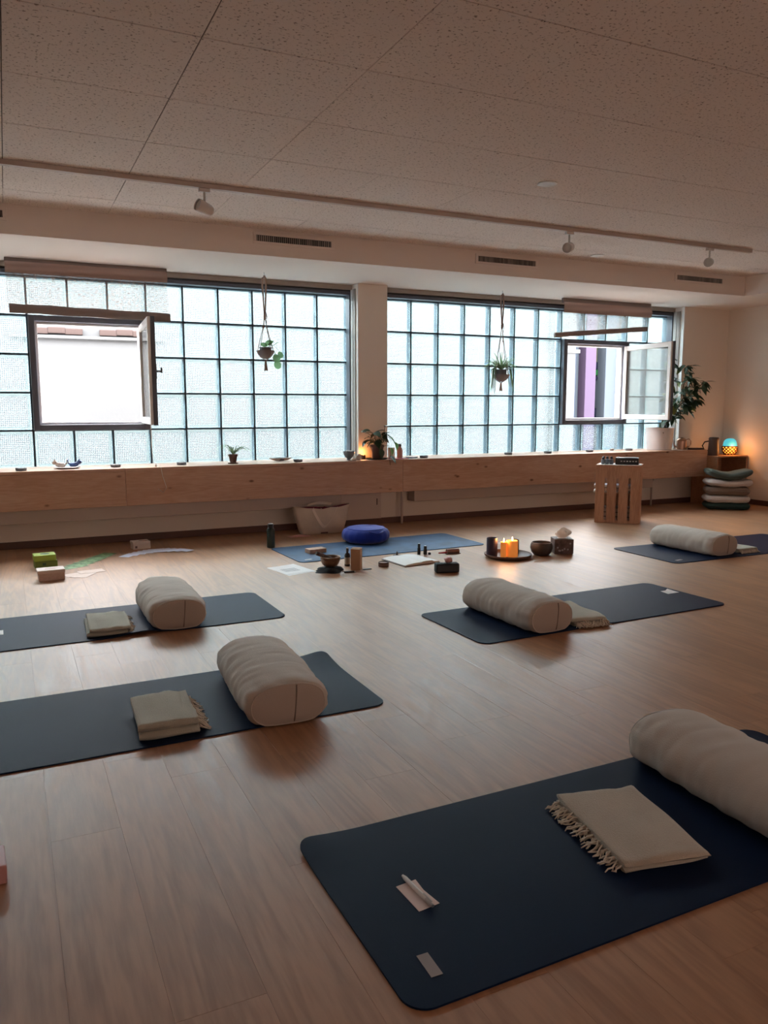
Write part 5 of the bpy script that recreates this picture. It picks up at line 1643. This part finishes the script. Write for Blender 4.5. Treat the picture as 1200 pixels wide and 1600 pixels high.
# bottle, card, flat sticks right of the pillar plant
t = thing('wash_bottle', 'pink-brown bottle with dark cap right of the pillar plant', 'bottle', (3.60, 7.18, ZL))
B().lathe([(0.026, 0), (0.029, 0.004), (0.029, 0.085), (0.020, 0.105), (0.013, 0.112), (0.013, 0.120)], seg=20).obj('body', M['pinkstone'], t, smooth='auto')
B().lathe([(0.0155, 0.120), (0.0155, 0.145), (0.013, 0.148)], seg=16).obj('cap', M['frame'], t, smooth='auto')
t = thing('small_card_stand', 'small white card leaning behind the pillar plant', 'card', (3.515, 7.20, ZL), R(-15))
B().box(-0.035, 0.035, -0.002, 0.002, 0, 0.11, M=Matrix.Rotation(R(-8), 4, 'X')).obj('card', M['paper'], t)
B().box(-0.035, 0.035, -0.018, 0.018, 0, 0.006, bev=0.001, seg=1).obj('foot', M['red'], t)
tag(B().box(-0.075, 0.075, -0.03, 0.03, 0, 0.008, bev=0.003).obj('red_notebook', M['red'], loc=(3.57, 7.09, ZL), rot=(0, 0, R(6))), 'thin reddish booklet lying on the ledge before the bottle', 'booklet')
tag(B().lathe([(0.05, 0), (0.062, 0.005), (0.064, 0.010), (0.058, 0.008), (0.001, 0.006)], seg=24).obj('flat_dish', M['stone'], smooth='auto', loc=(3.745, 7.20, ZL)), 'flat grey dish between bottle and tealight on the ledge', 'dish')
rock('white_feather_stone', 'small white pebble beside the tealight behind the crate', 'stone', (6.55, 7.38, ZL), (0.035, 0.02, 0.014), 'shell', 12)

# ================================================================== BIG PLANT
t = thing('rubber_plant', 'tall bushy plant in a large white planter at the end of the ledge', 'plant', (7.155, 7.235, ZL))
B().lathe([(0.135, 0), (0.143, 0.004), (0.165, 0.262), (0.166, 0.270), (0.158, 0.270), (0.152, 0.235)], seg=40, cap1=False).obj('planter', M['potwhite'], t, smooth='auto')
B().lathe([(0.153, 0.236), (0.001, 0.240)], seg=32, cap0=False).obj('soil', M['soil'], t)
PX, PY, PZ = 7.155, 7.235, ZL
lm = leaf_mesh('leaf', 0.135, 0.052, M['leaf'], 0.25, 0.22)
lmy = leaf_mesh('leaf', 0.125, 0.052, M['leafyellow'], 0.25, 0.22)
rr = random.Random(33)
branches = [[(0, 0, 0.23), (0.03, -0.02, 0.40), (0.06, -0.05, 0.62), (0.05, -0.08, 0.85), (0.03, -0.10, 1.08)],
            [(0.01, 0, 0.23), (0.08, -0.05, 0.40), (0.20, -0.10, 0.60), (0.24, -0.12, 0.82), (0.26, -0.13, 1.00)],
            [(0.0, -0.01, 0.23), (0.06, -0.06, 0.38), (0.18, -0.14, 0.55), (0.36, -0.17, 0.72), (0.52, -0.17, 0.82)],
            [(0.02, 0.0, 0.23), (0.10, -0.06, 0.36), (0.20, -0.13, 0.46), (0.30, -0.15, 0.54), (0.36, -0.17, 0.60)],
            [(0, -0.01, 0.23), (0.03, -0.06, 0.34), (0.10, -0.12, 0.48), (0.22, -0.16, 0.66), (0.32, -0.16, 0.86)]]
st = B()
nl = 0
for bi, br in enumerate(branches):
    st.tube(br, [0.010, 0.009, 0.008, 0.006, 0.004], 6)
    for j in range(len(br) - 1):
        A, Bv = Vector(br[j]), Vector(br[j + 1])
        cnt = (1, 7, 12, 13)[j]
        for q in range(cnt):
            f = (q + rr.random()) / cnt
            p = A.lerp(Bv, f)
            yaw = rr.uniform(0, 2 * PI)
            off = rr.uniform(0.02, 0.07)
            p2 = p + Vector((off * math.cos(yaw), 0.5 * off * math.sin(yaw), rr.uniform(-.01, .03)))
            if p2.y > -0.02:
                p2.y = -0.02 - rr.random() * 0.03
            if math.sin(yaw) > 0.1:
                yaw = -yaw
            st.tube([tuple(p), tuple(p2)], 0.0022, 4)
            put_leaf(lmy if rr.random() < 0.12 else lm, t, p2, yaw, rr.uniform(-0.2, 1.1), rr.uniform(-.6, .6), rr.uniform(.7, 1.1))
            nl += 1
    tip = Vector(br[-1])
    for q in range(7):
        yaw = 2 * PI * q / 7 + bi
        if math.sin(yaw) > 0.3:
            yaw = -yaw
        put_leaf(lm, t, tip, yaw, rr.uniform(-0.3, 0.9), 0, rr.uniform(.7, 1.0))
st.obj('branches', M['stem'], t, smooth=True)
# watering can
t = thing('watering_can', 'copper coloured arched watering can beside the white planter', 'watering can', (7.47, 7.185, ZL), R(-35))
def can(u, v):
    a = 2 * PI * u
    r = 1.0 if v < 0.7 else math.cos((v - 0.7) / 0.3 * PI / 2 * 0.93)
    z = 0.100 * v / 0.7 if v < 0.7 else 0.100 + 0.042 * math.sin((v - 0.7) / 0.3 * PI / 2)
    return Vector((0.062 * r * math.cos(a), 0.042 * r * math.sin(a), z))
cb = B().grid(can, 30, 16, wrap_u=True)
cb.bm.verts.ensure_lookup_table()
cb.bm.faces.new([cb.bm.verts[i] for i in range(30)][::-1])
cb.bm.faces.new([cb.bm.verts[16 * 30 + i] for i in range(30)])
cb.obj('body', M['copper'], t, smooth='auto')
B().tube([(0.055, 0, 0.125), (0.085, 0, 0.130), (0.108, 0, 0.105), (0.108, 0, 0.065), (0.085, 0, 0.035), (0.058, 0, 0.03)], 0.006, 8).obj('handle', M['copper'], t, smooth=True)
B().tube([(-0.058, 0, 0.025), (-0.085, 0, 0.05), (-0.098, 0, 0.09), (-0.108, 0, 0.125)], [0.010, 0.008, 0.006, 0.005], 8).obj('spout', M['copper'], t, smooth=True)
B().lathe([(0.018, 0.1415), (0.018, 0.146), (0.014, 0.146)], seg=16).obj('filler_rim', M['darkwood'], t)
tag(B().box(-0.09, 0.09, -0.03, 0.03, 0, 0.022, bev=0.004).obj('wooden_tray', M['darkwood'], loc=(7.60, 7.08, ZL), rot=(0, 0, R(-20))), 'small dark wooden box at the right end of the ledge', 'box')

# ================================================================== HANGING PLANTERS
def hanging(label, x, y, zk, zr, r, hb, hp, ztas, cords):
    t = thing('hanging_planter', label, 'hanging plant', (x, y, ZS), 0, 'macrame hanging planters')
    B().tube([(0, 0, 0), (0, 0, -0.018), (0.010, 0, -0.026), (0.008, 0, -0.038), (-0.006, 0, -0.036)], 0.0022, 6).obj('ceiling_hook', M['steel'], t, smooth=True)
    z_r = zr - ZS
    # gathered bundle at the top: two loops
    for s in (-1, 1):
        B().tube([(0, 0, -0.03), (0.014 * s, 0.004 * s, -0.05), (0.018 * s, 0.004, -0.12), (0.012 * s, 0, -0.20), (0.004 * s, 0, zk - ZS + 0.02)], [0.008, 0.009, 0.009, 0.008, 0.006], 7).obj('rope_bundle', M['cord'], t, smooth=True)
    B().lathe([(0.004, -0.03), (0.012, -0.015), (0.014, 0.0), (0.012, 0.015), (0.004, 0.03)], (0, 0, zk - ZS), 10).obj('knot', M['cord'], t, smooth=True)
    B().tube([(0.006, 0, zk - ZS + 0.05), (0.018, -0.008, zk - ZS + 0.0), (0.012, -0.01, zk - ZS - 0.06)], [0.005, 0.004, 0.002], 6).obj('loose_end', M['cord'], t, smooth=True)
    for k in range(4):
        a = k * PI / 2 + 0.35
        rx, ry = r * 1.03 * math.cos(a), r * 1.03 * math.sin(a)
        B().tube([(0.004 * math.cos(a), 0.004 * math.sin(a), zk - ZS), (0.25 * rx, 0.25 * ry, (zk - ZS) * 0.7 + z_r * 0.3), (rx, ry, z_r + 0.004), (rx * 0.93, ry * 0.93, z_r - hb * 0.45), (rx * 0.5, ry * 0.5, z_r - hb * 0.9), (0, 0, z_r - hb - 0.012)], 0.0030, 6).obj('cord', M['cord'], t, smooth=True)
        B().lathe([(0.002, -0.010), (0.006, -0.004), (0.006, 0.004), (0.002, 0.010)], (0.25 * rx, 0.25 * ry, (zk - ZS) * 0.7 + z_r * 0.3), 8).obj('cord_knot', M['cord'], t, smooth=True)
    B().lathe([(r * 0.30, z_r - hb), (r * 0.62, z_r - hb * 0.78), (r * 0.9, z_r - hb * 0.35), (r, z_r), (r * 0.95, z_r), (r * 0.85, z_r - hb * 0.3)], seg=28, cap1=False).obj('bowl', M['ceramic'], t, smooth='auto')
    B().lathe([(r * 0.50, z_r - hb * 0.7), (r * 0.66, z_r + hp), (r * 0.70, z_r + hp), (r * 0.70, z_r + hp + 0.006), (r * 0.62, z_r + hp + 0.006), (r * 0.60, z_r + hp - 0.01)], seg=24, cap1=False).obj('inner_pot', M['stone'], t, smooth='auto')
    B().lathe([(r * 0.61, z_r + hp - 0.008), (0.001, z_r + hp - 0.004)], seg=20, cap0=False).obj('soil', M['soil'], t)
    ts = B()
    rr = random.Random(int(x * 10))
    zt = ztas - ZS
    for k in range(14):
        a = 2 * PI * k / 14
        ts.tube([(0.004 * math.cos(a), 0.004 * math.sin(a), z_r - hb - 0.008), (0.009 * math.cos(a), 0.009 * math.sin(a), (z_r - hb + zt) / 2), (0.013 * math.cos(a) + rr.uniform(-.003, .003), 0.013 * math.sin(a), zt + rr.uniform(0, .012))], 0.0032, 5)
    stuff(ts.obj('tassel', M['cord'], t, smooth=True))
    return t, z_r + hp
t, zt = hanging('macrame hanging bowl with round coin leaves before the left window', 2.175, 7.08, 2.005, 1.705, 0.083, 0.075, 0.022, 1.52, 4)
cm = leaf_mesh('leaf', 0.062, 0.060, M['leafround'], 0.12, 0.05, 8, True)
stc = B()
for (px, py, pz, ya, pi_, s, ro) in ((0.00, -0.05, 0.012, -1.2, -0.9, 1.2, 0), (-0.02, -0.04, 0.005, -2.2, -.7, 1.0, 0), (0.055, -0.05, 0.015, -.6, -.6, 1.05, .3), (0.02, -0.06, 0.02, -.9, -.9, .9, 0),
                                     (0.075, -0.065, -0.055, -1.2, 1.3, 1.3, 0.2), (0.115, -0.05, -0.030, -.9, 1.2, 1.05, .3), (0.085, -0.07, -0.115, -1.3, 1.4, 1.25, 0.1)):
    p = Vector((px, py, zt + pz))
    put_leaf(cm, t, p, ya, pi_, ro, s)
    stc.tube([(0, 0, zt - 0.005), (px * 0.6, py * 0.6, zt + 0.03 + max(0, pz)), tuple(p)], 0.0016, 5)
stc.obj('stems', M['leafmid'], t, smooth=True)
t, zt = hanging('macrame hanging bowl with a grassy spider plant before the right window', 4.755, 7.1, 2.03, 1.535, 0.093, 0.075, 0.045, 1.36, 4)
blades(t, 26, (0, 0, zt), 0.20, 0.24, M['blade'], 5, 0.0060, 0.42, 0.55)
blades(t, 28, (0, 0, zt), 0.10, 0.30, M['blade'], 8, 0.0065, 0.80, 0.55)
rr = random.Random(19)
for k in range(12):
    a = PI + rr.uniform(-.8, .8) if k < 8 else rr.uniform(-.5, .5)
    L = rr.uniform(.08, .15)
    b = B()
    b.tube([(0, 0, zt), (0.06 * math.cos(a), 0.03 * math.sin(a), zt + 0.04), (0.85 * L * math.cos(a), 0.4 * L * math.sin(a) - .02, zt + 0.0), (L * math.cos(a), 0.5 * L * math.sin(a) - .03, zt - 0.10 - 0.08 * rr.random()), (L * 1.1 * math.cos(a), 0.5 * L * math.sin(a) - .03, zt - 0.17 - 0.10 * rr.random())], [0.003, 0.004, 0.005, 0.004, 0.001], 5)
    b.obj('leaf', M['blade'], t, smooth=True)
